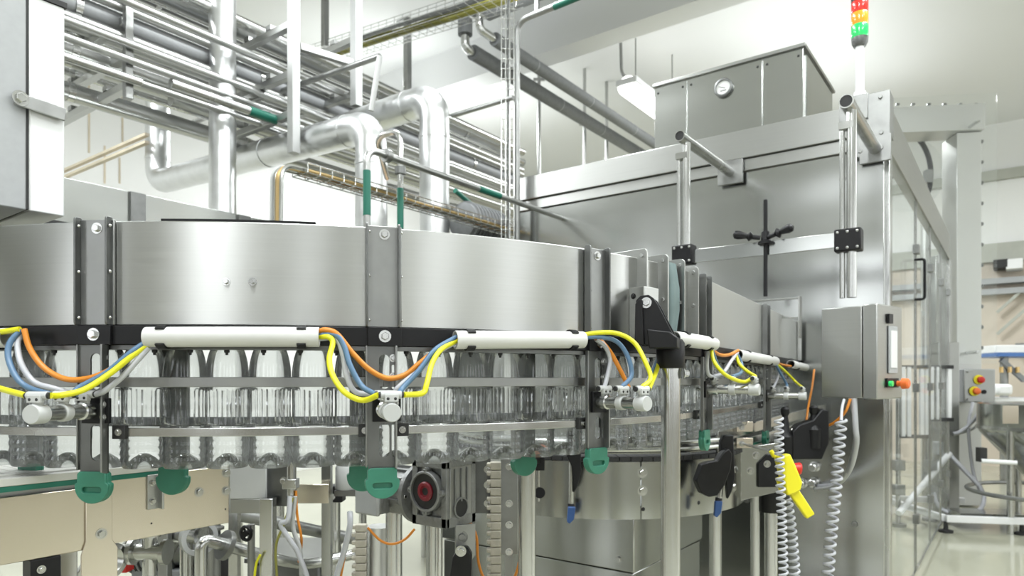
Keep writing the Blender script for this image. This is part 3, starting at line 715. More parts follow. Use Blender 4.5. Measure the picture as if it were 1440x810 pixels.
hose([(110, 546, .08), (150, 524, .06), (184, 496, .05), (206, 481, .036)], 'blue', 'blue air hose from the leftmost cylinder to the long conduit', start=tee(0, 1, 1))
hose([(148, 549, .05), (172, 530, .05), (192, 508, .045), (209, 489, .036)], 'clear_hose', 'milky air hose from the leftmost cylinder to the long conduit', start=tee(0, 0, 1))
# middle hanger
hose([(448, 474, .034), (462, 474, .045), (468, 482, .05), (463, 505, .07), (468, 528, .09), (485, 552, .11), (510, 563, .12)], 'yellow', 'yellow air hose looping from the long conduit to the middle cylinder', end=tee(1, 2, -1))
hose([(448, 471, .034), (472, 471, .045), (484, 487, .05), (492, 513, .06), (508, 542, .07)], 'blue', 'blue air hose dropping from the long conduit to the middle cylinder', end=tee(1, 1, -1))
hose([(450, 476, .034), (472, 476, .04), (482, 497, .045), (488, 530, .05), (500, 551, .05)], 'clear_hose', 'milky air hose dropping from the long conduit to the middle cylinder', end=tee(1, 0, -1))
hose([(448, 467, .034), (458, 464, .040), (474, 470, .045), (497, 498, .045), (520, 520, .045), (545, 532, .045), (570, 527, .045), (590, 511, .045), (620, 488, .040), (642, 475, .034)], 'orange', 'orange air hose drooping across the middle hanger')
hose([(594, 553, .11), (600, 540, .10), (608, 510, .07), (622, 490, .05), (643, 479, .034)], 'yellow', 'yellow air hose bending up from the middle cylinder to the right conduit', start=tee(1, 2, 1))
hose([(566, 546, .07), (590, 520, .06), (612, 492, .05), (642, 474, .034)], 'blue', 'blue air hose rising from the middle cylinder to the right conduit', start=tee(1, 1, 1))
hose([(560, 545, .05), (592, 518, .045), (618, 494, .04), (643, 480, .034)], 'clear_hose', 'milky air hose rising from the middle cylinder to the right conduit', start=tee(1, 0, 1))
# third hanger
hose([(816, 472, .034), (840, 468, .05), (868, 469, .07), (892, 482, .10), (907, 508, .13), (915, 532, .15)], 'yellow', 'thick yellow air hose arching over to the cylinder beside the tall post', end=CYL[2][0][2] + UP * .004)
hose([(816, 475, .034), (845, 474, .05), (868, 481, .06), (883, 502, .08), (888, 528, .09)], 'blue', 'blue air hose arching over to the cylinder beside the tall post', end=CYL[2][0][1] + UP * .004)
hose([(838, 477, .034), (850, 486, .035), (858, 505, .035), (855, 525, .035)], 'clear_hose', 'milky air hose curving down to the cylinder beside the tall post', end=CYL[2][0][0] + UP * .004)
hose([(816, 470, .034), (838, 475, .034), (856, 492, .035), (872, 520, .05), (884, 545, .06)], 'orange', 'orange air hose passing behind the cylinder beside the tall post')
hose([(925, 500, .04), (915, 525, .06), (903, 547, .08)], 'clear_hose', 'milky air hose behind the tall post', r=.004)
hose([(928, 505, .06), (922, 525, .09)], 'yellow', 'short yellow air hose behind the tall post', end=tee(2, 2, 1))
hose([(926, 502, .05), (914, 530, .07), (904, 548, .075)], 'blue', 'short blue air hose behind the tall post', r=.004)
# fourth hanger
hose([(1000, 490, .05), (1004, 508, .07), (1020, 527, .10), (1045, 537, .13)], 'yellow', 'yellow air hose looping to the cylinder right of the tall post', end=CYL[3][0][2] + UP * .004)
hose([(1001, 492, .05), (1010, 515, .06), (1024, 529, .07)], 'blue', 'blue air hose looping to the cylinder right of the tall post', end=CYL[3][0][1] + UP * .004)
hose([(996, 492, .045), (994, 510, .04), (996, 526, .035)], 'clear_hose', 'milky air hose dropping to the cylinder right of the tall post', end=CYL[3][0][0] + UP * .004)
hose([(1000, 491, .045), (1012, 499, .045), (1025, 499, .04), (1038, 493, .036)], 'orange', 'orange air hose bridging two conduits right of the tall post')
hose([(1037, 496, .036), (1028, 508, .05), (1017, 524, .05)], 'clear_hose', 'milky air hose from the conduit back to the cylinder right of the tall post', end=CYL[3][0][0] + UP * .006)
hose([(1034, 497, .036), (1040, 512, .06), (1052, 523, .09), (1062, 529, .13)], 'yellow', 'second yellow air hose at the cylinder right of the tall post', end=CYL[3][0][2] + UP * .006)
hose([(1036, 497, .036), (1043, 512, .05), (1042, 524, .07)], 'blue', 'second blue air hose at the cylinder right of the tall post', end=CYL[3][0][1] + UP * .006)
# fifth hanger
hose([(1090, 510, .034), (1104, 522, .06), (1120, 538, .10)], 'yellow', 'yellow air hose reaching the cylinder nearest the control box', end=CYL[4][0][2] + UP * .004)
hose([(1090, 511, .034), (1098, 526, .05), (1107, 542, .07)], 'blue', 'blue air hose reaching the cylinder nearest the control box', end=CYL[4][0][1] + UP * .004)
hose([(1091, 511, .034), (1094, 528, .034), (1089, 542, .03)], 'clear_hose', 'milky air hose reaching the cylinder nearest the control box', end=CYL[4][0][0] + UP * .004)
hose([(1090, 509, .034), (1100, 513, .034), (1112, 515, .034)], 'orange', 'short orange air hose between the last two conduits')

# ================================================================== OVERHEAD PIPEWORK
def pipe(name, label, pts, r, m='pipe', n=14, group=None, bend=0, cat='pipe'):
    p_ = bend_path(pts, bend) if bend else [V(q) for q in pts]
    return solo(name, MB().tube(p_, r, n), m, label, cat, group, smooth=60)
def bands(o, a, b, r, m, name='painted_band', label=None):
    org = WORG[o.name]; return part(name, MB().cyl(a, b, r, n=14), m, o, label)
# pipes of the rack run along the hall's long axis: (plane x, seen at px, py, width in px there, material, label, first px, last px)
RACK = [
 (-4.9, 300, 24, 22, 'pipe', 'thick bright pipe at the very top of the overhead rack', -60, 720),
 (-4.7, 198, 22, 8, 'pipe', 'thin pipe directly above the thick grey pipe of the rack', -60, 735),
 (-4.8, 198, 47, 27, 'grey_paint', 'thick grey pipe high in the overhead rack', -60, 735),
 (-4.6, 198, 68, 9, 'pipe', 'thin pipe directly under the thick grey pipe of the rack', -60, 735),
 (-4.6, 198, 90, 8, 'pipe', 'thin pipe above the wide pale pipe of the rack', -60, 735),
 (-4.9, 198, 104, 20, 'pipe', 'wide pale pipe in the middle of the overhead rack', -60, 735),
 (-4.5, 160, 103, 9, 'tube', 'short pipe with an open end at the left of the rack', -60, 198),
 (-5.1, 198, 160, 21, 'pipe', 'wide lower pipe of the rack beside the white box', -60, 735),
 (-4.6, 300, 152, 7, 'pipe', 'thin lower pipe of the rack passing behind the upright foil pipe', 150, 735),
 (-4.7, 380, 50, 13, 'tube', 'bright pipe passing the two white rack posts near their middle', 100, 735),
 (-4.5, 380, 88, 7, 'pipe', 'thin olive-shaded pipe crossing the first white rack post', 60, 735),
 (-4.7, 380, 132, 9, 'tube', 'bright thin pipe above the green-banded pipe of the rack', 60, 735),
 (-4.4, 380, 166, 9, 'tube', 'pipe with a green band left of the first white rack post', 240, 735),
 (-5.0, 380, 186, 12, 'pipe', 'lowest pipe behind the long foil pipe', 240, 735),
 (-5.2, 679, 203, 6, 'tube', 'thin white pipe right of the second foil bend', -60, 735),
 (-5.3, 198, 34, 13, 'tube', 'bright pipe showing between the thick grey pipe and the thin one above it', -60, 735),
 (-5.3, 198, 79, 12, 'tube', 'bright pipe deep in the rack under the thick grey pipe', -60, 735),
 (-5.2, 198, 119, 15, 'pipe', 'pale pipe just under the wide pale pipe of the rack', -60, 735),
 (-5.4, 198, 134, 8, 'tube', 'thin pipe above the wide lower pipe of the rack', -60, 735),
 (-5.3, 380, 72, 14, 'grey_paint', 'grey pipe behind the slanting tube', 100, 735),
 (-5.5, 380, 150, 10, 'tube', 'bright pipe deep behind the first white rack post', 100, 735),
 (-5.0, 679, 237, 6, 'tube', 'thin lower white pipe right of the second foil bend', -60, 735),
 (-5.15, 679, 250, 11, 'pipe', 'pale pipe just above the orange cable basket', -60, 735),
]
for x, px_, py_, wpx, m, lab, a, b in RACK:
    q = PX(px_, py_, x); r = wpx * (.58 if wpx > 12 else .68) * depth(q) / 960
    y0 = PX(a, 0, x).y; y1 = PX(b, 0, x).y
    o = pipe('rack_pipe', lab, [(x, y0, q.z), (x, y1, q.z)], r, m, group='pipes of the overhead rack')
    if 'green band left' in lab:
        y0, y1 = PX(350, 0, x).y, PX(388, 0, x).y
        bands(o, (x, y0, q.z), (x, y1, q.z), r * 1.06, 'green_paint', label='green painted band')
    if wpx > 12:
        for yy in [y0 + .6 + 1.3 * k for k in range(int((y1 - y0 - .6) / 1.3) + 1)]:
            part('pipe_clip', MB().cyl((x, yy - .02, q.z), (x, yy + .02, q.z), r * 1.09, n=14), 'tube', o)
# rack supports from the ceiling with cross arms and clamps
def rack_post(px_, d, y_px_bottom, wd, label, m='galv', arms=()):
    q = P(px_, y_px_bottom, d); t = thing('rack_post', label, 'support post', (q.x, q.y, q.z), 'posts that carry the pipe rack')
    part('post', MB().box((q.x - wd / 2, q.y - wd / 2, q.z), (q.x + wd / 2, q.y + wd / 2, CEIL)), m, t, bevel=.004)
    part('ceiling_plate', MB().box((q.x - .09, q.y - .09, CEIL - .012), (q.x + .09, q.y + .09, CEIL + .001)), m, t)
    for z in arms:
        part('cross_arm', MB().box((q.x - 1.1, q.y - .025, z - .025), (q.x - wd / 2, q.y + .025, z + .025)), 'steel', t, bevel=.003)
        for k in range(3): part('pipe_shoe', MB().box((q.x - .3 - .28 * k, q.y - .03, z + .025), (q.x - .24 - .28 * k, q.y + .03, z + .06)), 'dull', t)
    return t
rack_post(413, 4.94, 216, .066, 'white square rack post left of the foil bend', arms=(3.33, 3.62, 3.98))
rack_post(501, 5.6, 150, .072, 'white square rack post above the foil bend', arms=(3.75, 4.2))
rack_post(180, 4.45, 140, .05, 'grey rack post with pipe clamps near the white box', 'dull', arms=(3.32, 3.52, 3.75))
rack_post(457, 7.2, 66, .06, 'dark slim rack post between the two white posts', 'dull')
rack_post(573, 8.0, 130, .07, 'slim grey post under the left end of the ceiling beam', 'dull')
solo('rack_tie', MB().bar(P(421, 66, 5.15), P(495, 89, 5.5), .05, .05), 'galv', 'white tie bar joining the two white rack posts', 'tie bar', bevel=.003)

# foil jacketed pipes
def foil(label, pts, r, bend, rings=()):
    pp = bend_path(pts, bend, 8); pts2 = []
    for a, b in zip(pp[:-1], pp[1:]):
        k = max(1, int((b - a).length / .07))
        pts2 += [a + (b - a) * (i / k) for i in range(k)]
    pts2.append(pp[-1]); rs = [r * (1 + random.uniform(-.018, .018)) for _ in pts2]
    lo = min(pts2, key=lambda q: q.z)
    t = thing('foil_pipe', label, 'pipe', lo, 'foil jacketed pipes')
    part('foil_jacket', MB().tube(pts2, rs, 24), 'foil', t, smooth=60)
    for a, b in rings:
        a = V(a); d = V(b).normalized(); part('joint_band', MB().cyl(a - d * .014, a + d * .014, r * 1.045, n=24), 'foil', t)
    return t
zt_ = 2.30
A_ = PY(226, 120, 3.2); B_ = PY(222, 257, 3.2); C_ = PY(522, 176, 3.2)
foil('long foil pipe from an upright at the left to a bend dropping near the middle', [(B_.x, 3.2, 4.4), (B_.x, 3.2, B_.z), C_, (C_.x, 3.2, zt_)], .108, .17,
     [((B_.x, 3.2, B_.z + .22), (0, 0, 1)), (C_ + (B_ - C_).normalized() * .25, C_ - B_), ((C_.x, 3.2, C_.z - .27), (0, 0, 1)), (C_ + (B_ - C_).normalized() * 1.2, C_ - B_)])
A_ = PY(380, 216, 3.75); C_ = PY(611, 137, 3.75)
foil('shorter foil pipe with a bend that drops right of the middle', [A_, C_, (C_.x, 3.75, zt_)], .112, .18, [((C_.x, 3.75, C_.z - .3), (0, 0, 1)), (C_ + (A_ - C_).normalized() * .28, C_ - A_)])
q = P(313, 300, 5.0)
foil('upright foil pipe rising to the ceiling at the left', [(q.x, q.y, 2.57), (q.x, q.y, CEIL)], .094, .0001, [((q.x, q.y, 1.4 + 5 * (535 - 137) / 960), (0, 0, 1)), ((q.x, q.y, 4.4), (0, 0, 1))])
# long steel housing the upright foil pipe stands on, and the header tank under the two bends
x = -4.36; z1 = PX(95, 250, x).z
rc = thing('rear_housing', 'low steel housing in the back at the left under the pipe rack', 'machine housing', (-4.7, 2.3, 0))
for a, b in ((.9, 2.02), (2.03, 2.75), (2.76, 3.3)): part('panel', MB().box((-5.1, a, 1.75), (x, b, z1)), 'sheet', rc, bevel=.004)
for yy in (2.0, 2.72): part('seam_post', MB().box((x - .02, yy - .03, 1.75), (x + .02, yy + .06, z1 - .004)), 'dark_steel', rc)
part('top_rail', MB().box((x - .03, .9, z1 - .30), (x + .03, 3.2, z1 - .26)), 'rubber', rc)
for yy in (1.0, 3.1):
    for xx in (-5.0, -4.45): part('leg', MB().cyl((xx, yy, 0), (xx, yy, 1.76), .03), 'tube', rc)
ht = thing('header_tank', 'steel tank behind the duct into which the two foil bends drop', 'tank', (-3.6, 3.45, 0))
part('tank', MB().lathe((-3.6, 2.85, 2.08), (0, 1, 0), [(0, .12), (.04, .2), (.1, .23), (1.15, .23), (1.21, .2), (1.25, .12)], 28), 'steel', ht)
for yy in (3.0, 3.95):
    for xx in (-3.78, -3.42): part('leg', MB().cyl((xx, yy, 0), (xx, yy, 1.95), .025), 'tube', ht)

# thin lines with green bands
t1 = PX(516, 224, -2.6)
o = pipe('instrument_line', 'olive-grey thin pipe with a green upright section, running back to the steel cabinet', [(-2.6, t1.y, 1.76), (-2.6, t1.y, 2.555), (-2.6, CY0 + .0, 2.555)], .0175, 'pipe', bend=.07)
bands(o, (-2.6, t1.y, PX(516, 303, -2.6).z), (-2.6, t1.y, PX(516, 240, -2.6).z), .0195, 'green_paint', label='green painted band')
ya, yb = PX(673, 0, -2.6).y, PX(703, 0, -2.6).y
bands(o, (-2.6, ya, 2.555), (-2.6, yb, 2.555), .0195, 'green_paint', label='green painted band')
part('support_flange', MB().cyl((-2.6, t1.y + .12, 2.555), (-2.6, t1.y + .15, 2.555), .034), 'dull', o)
t2 = P(563, 200, 3.75)
o = pipe('instrument_line', 'thin hooked pipe with a green section between the two foil drops', [(t2.x, t2.y, 1.9), (t2.x, t2.y, P(563, 183, 3.75).z), (t2.x - .16, t2.y - .03, P(563, 186, 3.75).z), (t2.x - .34, t2.y + .22, P(563, 222, 3.75).z)], .016, 'tube', bend=.07)
bands(o, P(563, 322, 3.75), P(563, 265, 3.75), .0185, 'green_paint', label='green painted band')
part('union', MB().cyl(P(563, 245, 3.75), P(563, 235, 3.75), .03), 'dark_steel', o)
a = P(640, 268, 5.0); b = P(675, 298, 5.3)
pipe('instrument_line', 'short dark green slanting pipe right of the second foil drop', [a, b], .018, 'green_paint')
a = PY(250, 180, 3.32); b = PY(534, 79, 3.32)
o = pipe('cross_tube', 'slim slanting tube crossing in front of the pipe rack', [a, b], .021, 'dull')
pipe('drop_strut', 'pale slim strut hanging from the end of the slanting tube', [b + V((.0, 0, .0)), PY(522, 156, 3.3)], .02, 'galv')
a = PY(636, 163, 3.93); b = PY(722, 137, 3.93)
pipe('cross_tube', 'slim tube reaching from the second foil bend to the wire ladder', [a, b], .018, 'dull')

# grey insulated pipes high on the right
def joints(o, a, b, r, k):
    a = V(a); b = V(b)
    for i in range(k):
        p = a.lerp(b, (i + .6) / k); d = (b - a).normalized(); part('joint_tape', MB().cyl(p - d * .008, p + d * .008, r * 1.02, n=18), 'grey_paint', o)
zz = 4.78; xg = -4.5; yg = 5.30; r = .078
t = thing('insulated_pipe', 'lower grey insulated pipe with a bright elbow, running back to the far wall', 'pipe', (xg, yg, zz), 'grey insulated pipes')
part('sleeve', MB().cyl((xg, yg + .12, zz), (xg, YB - .02, zz), r, n=20), 'insul', t)
part('elbow', MB().tube(bend_path([(xg, yg + .14, zz), (xg, yg, zz), (xg, yg, zz + .16)], .12, 8), .045, 14), 'tube', t, 'bright bare elbow')
part('riser_sleeve', MB().cyl((xg, yg, zz + .13), (xg, yg, zz + .28), r * .95, n=20), 'insul', t)
part('upper_elbow', MB().tube(bend_path([(xg, yg, zz + .26), (xg, yg, zz + .37), (xg + .16, yg, zz + .37)], .1, 8), .045, 14), 'tube', t, 'bright bare elbow')
part('upper_sleeve', MB().cyl((xg + .1, yg, zz + .37), (xg + 2.6, yg, zz + .37), r * 1.1, n=20), 'insul', t)
joints(t, (xg, yg + .12, zz), (xg, YB, zz), r, 8)
joints(t, (xg + .1, yg, zz + .37), (xg + 2.6, yg, zz + .37), r * 1.1, 4)
xg2 = -4.2; z2 = 4.82
t = thing('insulated_pipe', 'upper grey insulated pipe beside the lower one, running back to the far wall', 'pipe', (xg2, yg, z2), 'grey insulated pipes')
part('sleeve', MB().cyl((xg2, yg + .1, z2), (xg2, YB - .02, z2), .066, n=20), 'insul', t)
part('elbow', MB().tube(bend_path([(xg2, yg + .12, z2), (xg2, yg - .14, z2), (xg2, yg - .14, z2 + .14), (xg2 + .12, yg - .14, z2 + .14)], .1, 8), .04, 14), 'tube', t, 'bright bare elbow')
part('upper_sleeve', MB().cyl((xg2 + .1, yg - .14, z2 + .14), (xg2 + 2.3, yg - .14, z2 + .14), .085, n=20), 'insul', t)
joints(t, (xg2, yg + .1, z2), (xg2, YB, z2), .066, 7)
# hangers of the insulated pipes
for px_, py0, py1, d, lab in ((758, 112, 225, 8.3, 'thin rod hanger with a T top under the insulated pipes'), (822, 175, 235, 9.2, 'pale rod hanger behind the cabinet top, left one'), (853, 190, 225, 9.6, 'pale rod hanger behind the cabinet top, right one')):
    a = P(px_, py0, d); b = P(px_, py1, d)
    solo('rod_hanger', MB().cyl((a.x, a.y, b.z - .3), (a.x, a.y, CEIL), .022, n=10).bar(a - RT * .07, a + RT * .07, .03, .03), 'pipe', lab, 'hanger')
# conduit with an elbow beside the wire ladder
a = P(727, 292, 4.95)
o = pipe('conduit_pipe', 'thin grey conduit bending at the top beside the wire ladder', [(a.x, a.y, 2.0), (a.x, a.y, 4.0), (a.x + 1.2, a.y + .0, 4.02)], .021, 'dull', bend=.10)
bands(o, (a.x + .32, a.y, 4.005), (a.x + .56, a.y, 4.01), .0235, 'green_paint', label='green painted band')
part('pipe_hook', MB().box((a.x + .16, a.y - .01, 4.0), (a.x + .19, a.y + .01, CEIL)), 'dull', o)
# wire ladder
a = P(714, 300, 4.9); t = thing('wire_ladder', 'upright cable ladder of thin wire beside the cabinet corner', 'cable ladder', (a.x, a.y, 2.3))
for k in (-.045, -.015, .015, .045): part('rail_wire', MB().cyl(a * 1 + V((k * .8, k * .6, 2.3 - a.z)), V((a.x + k * .8, a.y + k * .6, 4.35)), .0045, n=6), 'tube', t)
m = MB()
for i in range(28):
    z = 2.34 + i * .072; m.cyl((a.x - .045 * .9, a.y - .03, z), (a.x + .045 * .9, a.y + .03, z), .003, n=6)
part('rung_wires', m, 'tube', t, kind='stuff')
part('cable', MB().cyl((a.x - .01, a.y + .02, 2.3), (a.x - .01, a.y + .02, 4.3), .009, n=8), 'dark_steel', t)
# mesh cable trays
def tray(label, a, b, up, wd, h, cable_m, cable_n, step=.11, cr=.012, bend_pts=None):
    a = V(a); b = V(b); d = (b - a).normalized(); up = V(up); sd = d.cross(up).normalized(); up = sd.cross(d)
    t = thing('cable_basket', label, 'cable tray', a)
    m = MB()
    offs = [(-wd / 2, h), (-wd / 2, h / 2), (-wd / 2, 0), (-wd / 6, 0), (wd / 6, 0), (wd / 2, 0), (wd / 2, h / 2), (wd / 2, h)]
    for s_, u_ in offs: m.cyl(a + sd * s_ + up * u_, b + sd * s_ + up * u_, .0035, n=6)
    n = int((b - a).length / step)
    for i in range(n + 1):
        p = a + d * (i * step); m.tube([p + sd * s_ + up * u_ for s_, u_ in offs], .003, 6)
    part('wire_mesh', m, 'tube', t, kind='stuff')
    for i in range(cable_n):
        pts = [a + d * ((b - a).length * k / 8) + sd * (wd * (.65 * (i + .5) / cable_n - .3) + random.uniform(-.01, .01)) + up * (cr + .004 + random.uniform(0, .01)) for k in range(9)]
        part('cable', MB().tube(smooth_path(pts, 3), cr, 8), cable_m[i % len(cable_m)], t)
    return t
tray('wire mesh cable tray with a yellow-olive cable high above the rack', PY(452, 82, 4.8), PY(720, -2, 4.8), (0, 0, 1), .34, .07, ['olive', 'olive', 'dark_steel'], 3, cr=.022)
tr = tray('wire basket with orange and tan cables running from a bend to the steel cabinet', (-3.05, PX(422, 0, -3.05).y, 2.49), (-3.05, 4.45, 2.50), (0, 0, 1), .13, .05, ['cable', 'orange', 'white_plastic', 'cable', 'brass'], 5, step=.08)
y0 = PX(422, 0, -3.05).y
for i, mm in enumerate(('white_plastic', 'tube', 'brass', 'tube')):
    pts = bend_path([(-3.05 - .04 + .026 * i, y0 + .02, 2.51), (-3.05 - .04 + .026 * i, y0 - .14 , 2.505), (-3.05 - .04 + .026 * i, y0 - .15, 1.78)], .13, 8)
    part('cable_drop', MB().tube(pts, .011, 8), mm, tr)
# hanging lamp
q = PX(878, 114, -1.9) if False else P(880, 118, 7.75)
lp = thing('hanging_lamp', 'lit tube lamp hanging from the ceiling behind the roof unit', 'lamp', q)
part('housing', MB().box((q.x - .13, q.y, q.z - .0), (q.x + .13, q.y + 1.5, q.z + .07)), 'white', lp, bevel=.01)
part('diffuser', MB().lathe((q.x, q.y + .01, q.z - .01), (0, 1, 0), [(0, .07), (.02, .115), (1.46, .115), (1.48, .07)], 20), 'tube_light', lp)
part('feed_conduit', MB().tube(bend_path([(q.x, q.y + .1, q.z + .06), (q.x - .08, q.y + .05, q.z + .16), (q.x - .1, q.y + .05, CEIL)], .06), .018, 10), 'dull', lp)
for yy in (.25, 1.3): part('rod', MB().cyl((q.x, q.y + yy, q.z + .06), (q.x, q.y + yy, CEIL), .008, n=8), 'dull', lp)
# dark fan motor behind the duct
q = P(672, 305, 5.15)
fm = thing('fan_motor', 'dark finned motor behind the duct left of the steel cabinet', 'motor', (q.x, q.y, 2.0))
part('body', MB().lathe(q - V((0, .2, .06)), (0, 1, 0), [(0, .08), (.02, .13), (.42, .13), (.45, .1)], 24), 'insul', fm)
for k in range(9):
    part('fin', MB().lathe(q + V((0, -.15 + k * .04, -.06)), (0, 1, 0), [(0, .148), (.012, .148)], 24), 'insul', fm)
part('stand', MB().box((q.x - .1, q.y - .15, 0.0), (q.x + .1, q.y + .2, q.z - .17)), 'dark_steel', fm)

# grey and white box at the upper left
x = -1.8; yb_ = PX(40, 0, x).y; ye = PX(91, 0, x).y; zb_ = 1.785; zt2 = PX(92, 12, x).z
eb = thing('wall_box', 'grey box with a white end panel and strap handle at the upper left corner', 'electrical box', (-2.1, .2, 0))
part('grey_case', MB().box((-2.5, -.5, zb_), (x, yb_ - .004, 2.75)), 'grey_paint', eb, bevel=.003)
part('white_panel', MB().box((-2.5, yb_ + .002, zb_), (x, ye, zt2)), 'white', eb, 'white end panel', bevel=.003)
part('seal', MB().box((-2.48, yb_ - .004, zb_ + .004), (x - .004, yb_ + .002, zt2)), 'rubber', eb)
part('top_strip', MB().box((-2.5, yb_ + .004, zt2), (x + .004, ye + .004, zt2 + .012)), 'rubber', eb)
a = PX(20, 137, x + .01); b = PX(92, 162, x + .01)
part('strap_handle', MB().bar(a, b, .006, .030), 'dull', eb, bevel=.002)
bolts(eb, [(PX(29, 138, x + .013), (1, 0, 0))], .011, .008, 'tube')
part('support_leg', MB().cyl((-2.3, -.3, 0), (-2.3, -.3, zb_), .04), 'tube', eb)

# ================================================================== JOINT FLANGES, END OF THE DUCT
for px_, top, bot in ((905, .022, .07), (934, .020, .0), (957, .020, .0), (976, .012, .0)):
    s = on(px_, 450, .015)[0]; c, tg, n = path(s)
    f = part('joint_flange', MB().plate(rrect(-.16, ZB + bot, .032, ZT + top, .012, 4), [], c - tg * .003, n, UP, .006), 'steel', air, bevel=.0012)
    bolts(air, [(c + n * .016 + UP * z - tg * .003, -tg) for z in (ZT + top - .018, ZB + .11)], .0065, .008, 'tube', 'flange_bolt')
    bolts(air, [(c + n * .016 + UP * z + tg * .003, tg) for z in (ZT + top - .018, ZB + .11)], .0065, .006, 'tube', 'flange_bolt')
sa, sb = on(937, 450, .02)[0], on(954, 450, .02)[0]
N = 8; m = MB(); fr = []
for i in range(N + 1):
    u = i / N; c, tg, n = path(sa + (sb - sa) * u); bul = .018 + .016 * sin(pi * u) + .004 * sin(u * 9)
    fr.append((c, n, UP, bul))
for c, n, u_, bul in fr: m.v += [c + n * a + u_ * b for a, b in ((-.15, ZB + .01), (bul * .6, ZB + .01), (bul, 1.60), (bul, 1.66), (bul * .6, ZT + .002), (-.15, ZT + .002))]
for i in range(N):
    for k in range(6): m.f.append((i * 6 + k, i * 6 + (k + 1) % 6, i * 6 + 6 + (k + 1) % 6, i * 6 + 6 + k))
part('fabric_bellows', m, 'bellows', air, 'grey-green fabric sleeve', smooth=70)
s = on(1122, 480)[0]; c, tg, n = path(s)
part('seam_flange', MB().plate(rrect(-.02, ZB, .02, ZT + .006, .004, 2), [], c, n, UP, .006), 'steel', air)
s = on(1137, 480)[0]; c, tg, n = path(s)
e = part('end_plate', MB().obox(c + tg * .03 + n * .012 + UP * 1.60, tg * .055, n * .004, UP * .13), 'dark_steel', air, bevel=.002)
bolts(e, [(c + tg * (.03 + a) + n * .016 + UP * 1.715, n) for a in (-.03, .03)], .008, .006, 'dull')
# steel hood plate above the duct's end
hp = thing('hood_plate', 'plain steel hood plate standing behind the end of the duct under the threaded rod', 'cover plate', (-.95, 3.55, ZT))
a = PY(1046, 420, 3.55); b = PY(1124, 414, 3.55)
part('plate', MB().box((a.x, 3.55, ZT - .02), (b.x, 3.556, 1.81)), 'sheet', hp, bevel=.002)
part('edge_flange', MB().box((b.x, 3.53, ZT - .12), (b.x + .006, 3.575, 1.815)), 'steel', hp, bevel=.001)
part('return_flange', MB().box((a.x, 3.53, 1.804), (b.x, 3.55, 1.81)), 'steel', hp)

# ================================================================== TALL FOREGROUND POST WITH BLACK HEAD
def post(px_, d, w, ytop, label, m='tube', group='round steel support posts', foot=True):
    q = P(px_, ytop, d); r = w / 2 * d / 960
    t = thing('support_post', label, 'post', (q.x, q.y, 0), group)
    part('tube', MB().cyl((q.x, q.y, .012), (q.x, q.y, q.z), r, n=24), m, t)
    part('foot_plate', MB().lathe((q.x, q.y, 0), (0, 0, 1), [(0, r * 2.1), (.012, r * 2.1), (.016, r * 1.3), (.03, r * 1.2)], 24), 'dull', t)
    return t, q, r
t, q, r = post(943, 1.78, 27, 515, 'tall round steel post in the foreground with a big black head', group=None)
part('socket', MB().lathe((q.x, q.y, 1.4 + (535 - 518) * 1.78 / 960), (0, 0, 1), [(0, .0345), (.003, .0362), (.066, .0362), (.075, .030)], 28), 'black', t)
nn = (FW * .94 + RT * .34).normalized(); ss_ = (RT * .94 - FW * .34).normalized()
def hp_(pts, c):   # head outline from pixel offsets
    return [((x - 943) * 1.78 / 960, 1.4 + (535 - y) * 1.78 / 960) for x, y in pts]
ol = hp_([(900, 424), (906, 418), (917, 417), (924, 422), (930, 432), (948, 468), (952, 476), (952, 486), (903, 486), (899, 480)], q)
base = V((q.x, q.y, 0)) - nn * .012
for off in (-.036, .024):
    part('cheek_plate', MB().plate(ol, [], base + nn * off, ss_, UP, .012), 'black', t, bevel=.0018)
part('web', MB().plate(hp_([(900, 430), (905, 424), (909, 424), (912, 486), (899, 484)], q), [], base - nn * .02, ss_, UP, .04), 'black', t, bevel=.001)
part('neck_block', MB().plate(hp_([(918, 466), (948, 470), (958, 478), (958, 492), (921, 492)], q), [], base - nn * .03, ss_, UP, .06), 'black', t, bevel=.003)
bolts(t, [(base + ss_ * ((914 - 943) * 1.78 / 960) + UP * (1.4 + 107 * 1.78 / 960) - nn * .048, -nn)], .009, .006, 'tube', 'pivot_bolt')
bolts(t, [(base + RT * .036 + UP * 1.418, RT)], .009, .012, 'tube', 'clamp_bolt')
# L bracket between duct and head
s = on(890, 450, .01)[0]; c, tg, n = path(s)
lb = part('angle_bracket', MB().obox(c + n * .024 + UP * 1.57, n * .024, tg * .003, UP * .075), 'steel', air, bevel=.001)
part('angle_bracket', MB().obox(c + n * .046 + tg * .03 + UP * 1.57, n * .003, tg * .03, UP * .075), 'steel', air, bevel=.001)
bolts(lb, [(c + n * .014 + UP * 1.622 - tg * .003, -tg)], .005, .004, 'rubber')

post(741, 1.95, 25, 640, 'round steel post under the duct right of the gear motor')
post(554, 2.15, 23, 640, 'round steel post behind the gear motor, seen under its left half')
post(611, 2.2, 23, 640, 'round steel post behind the gear motor, seen under its right half')
t, q, r = post(470, 2.9, 17, 690, 'thin round steel post with a black clamp left of the gear motor')
part('clamp', MB().obox((q.x, q.y, q.z - .01), RT * .042, FW * .035, UP * .035), 'black', t, bevel=.005)
bolts(t, [(V((q.x, q.y, q.z - .02)) - FW * .035, -FW)], .009, .006)
t, q, r = post(1006, 3.0, 17, 690, 'round steel post under the rotary table near the blue lever')
t, q, r = post(1084, 3.0, 18, 700, 'round steel post with a black head behind the yellow spray gun')
part('socket', MB().lathe((q.x, q.y, q.z - .06), (0, 0, 1), [(0, .048), (.004, .05), (.13, .05), (.14, .04)], 24), 'black', t)
part('head_block', MB().plate([(-.09, .06), (-.09, .16), (-.05, .20), (.0, .2), (.05, .06)], [], V((q.x, q.y, q.z)) - FW * .03, RT, UP, .06), 'black', t, bevel=.004)
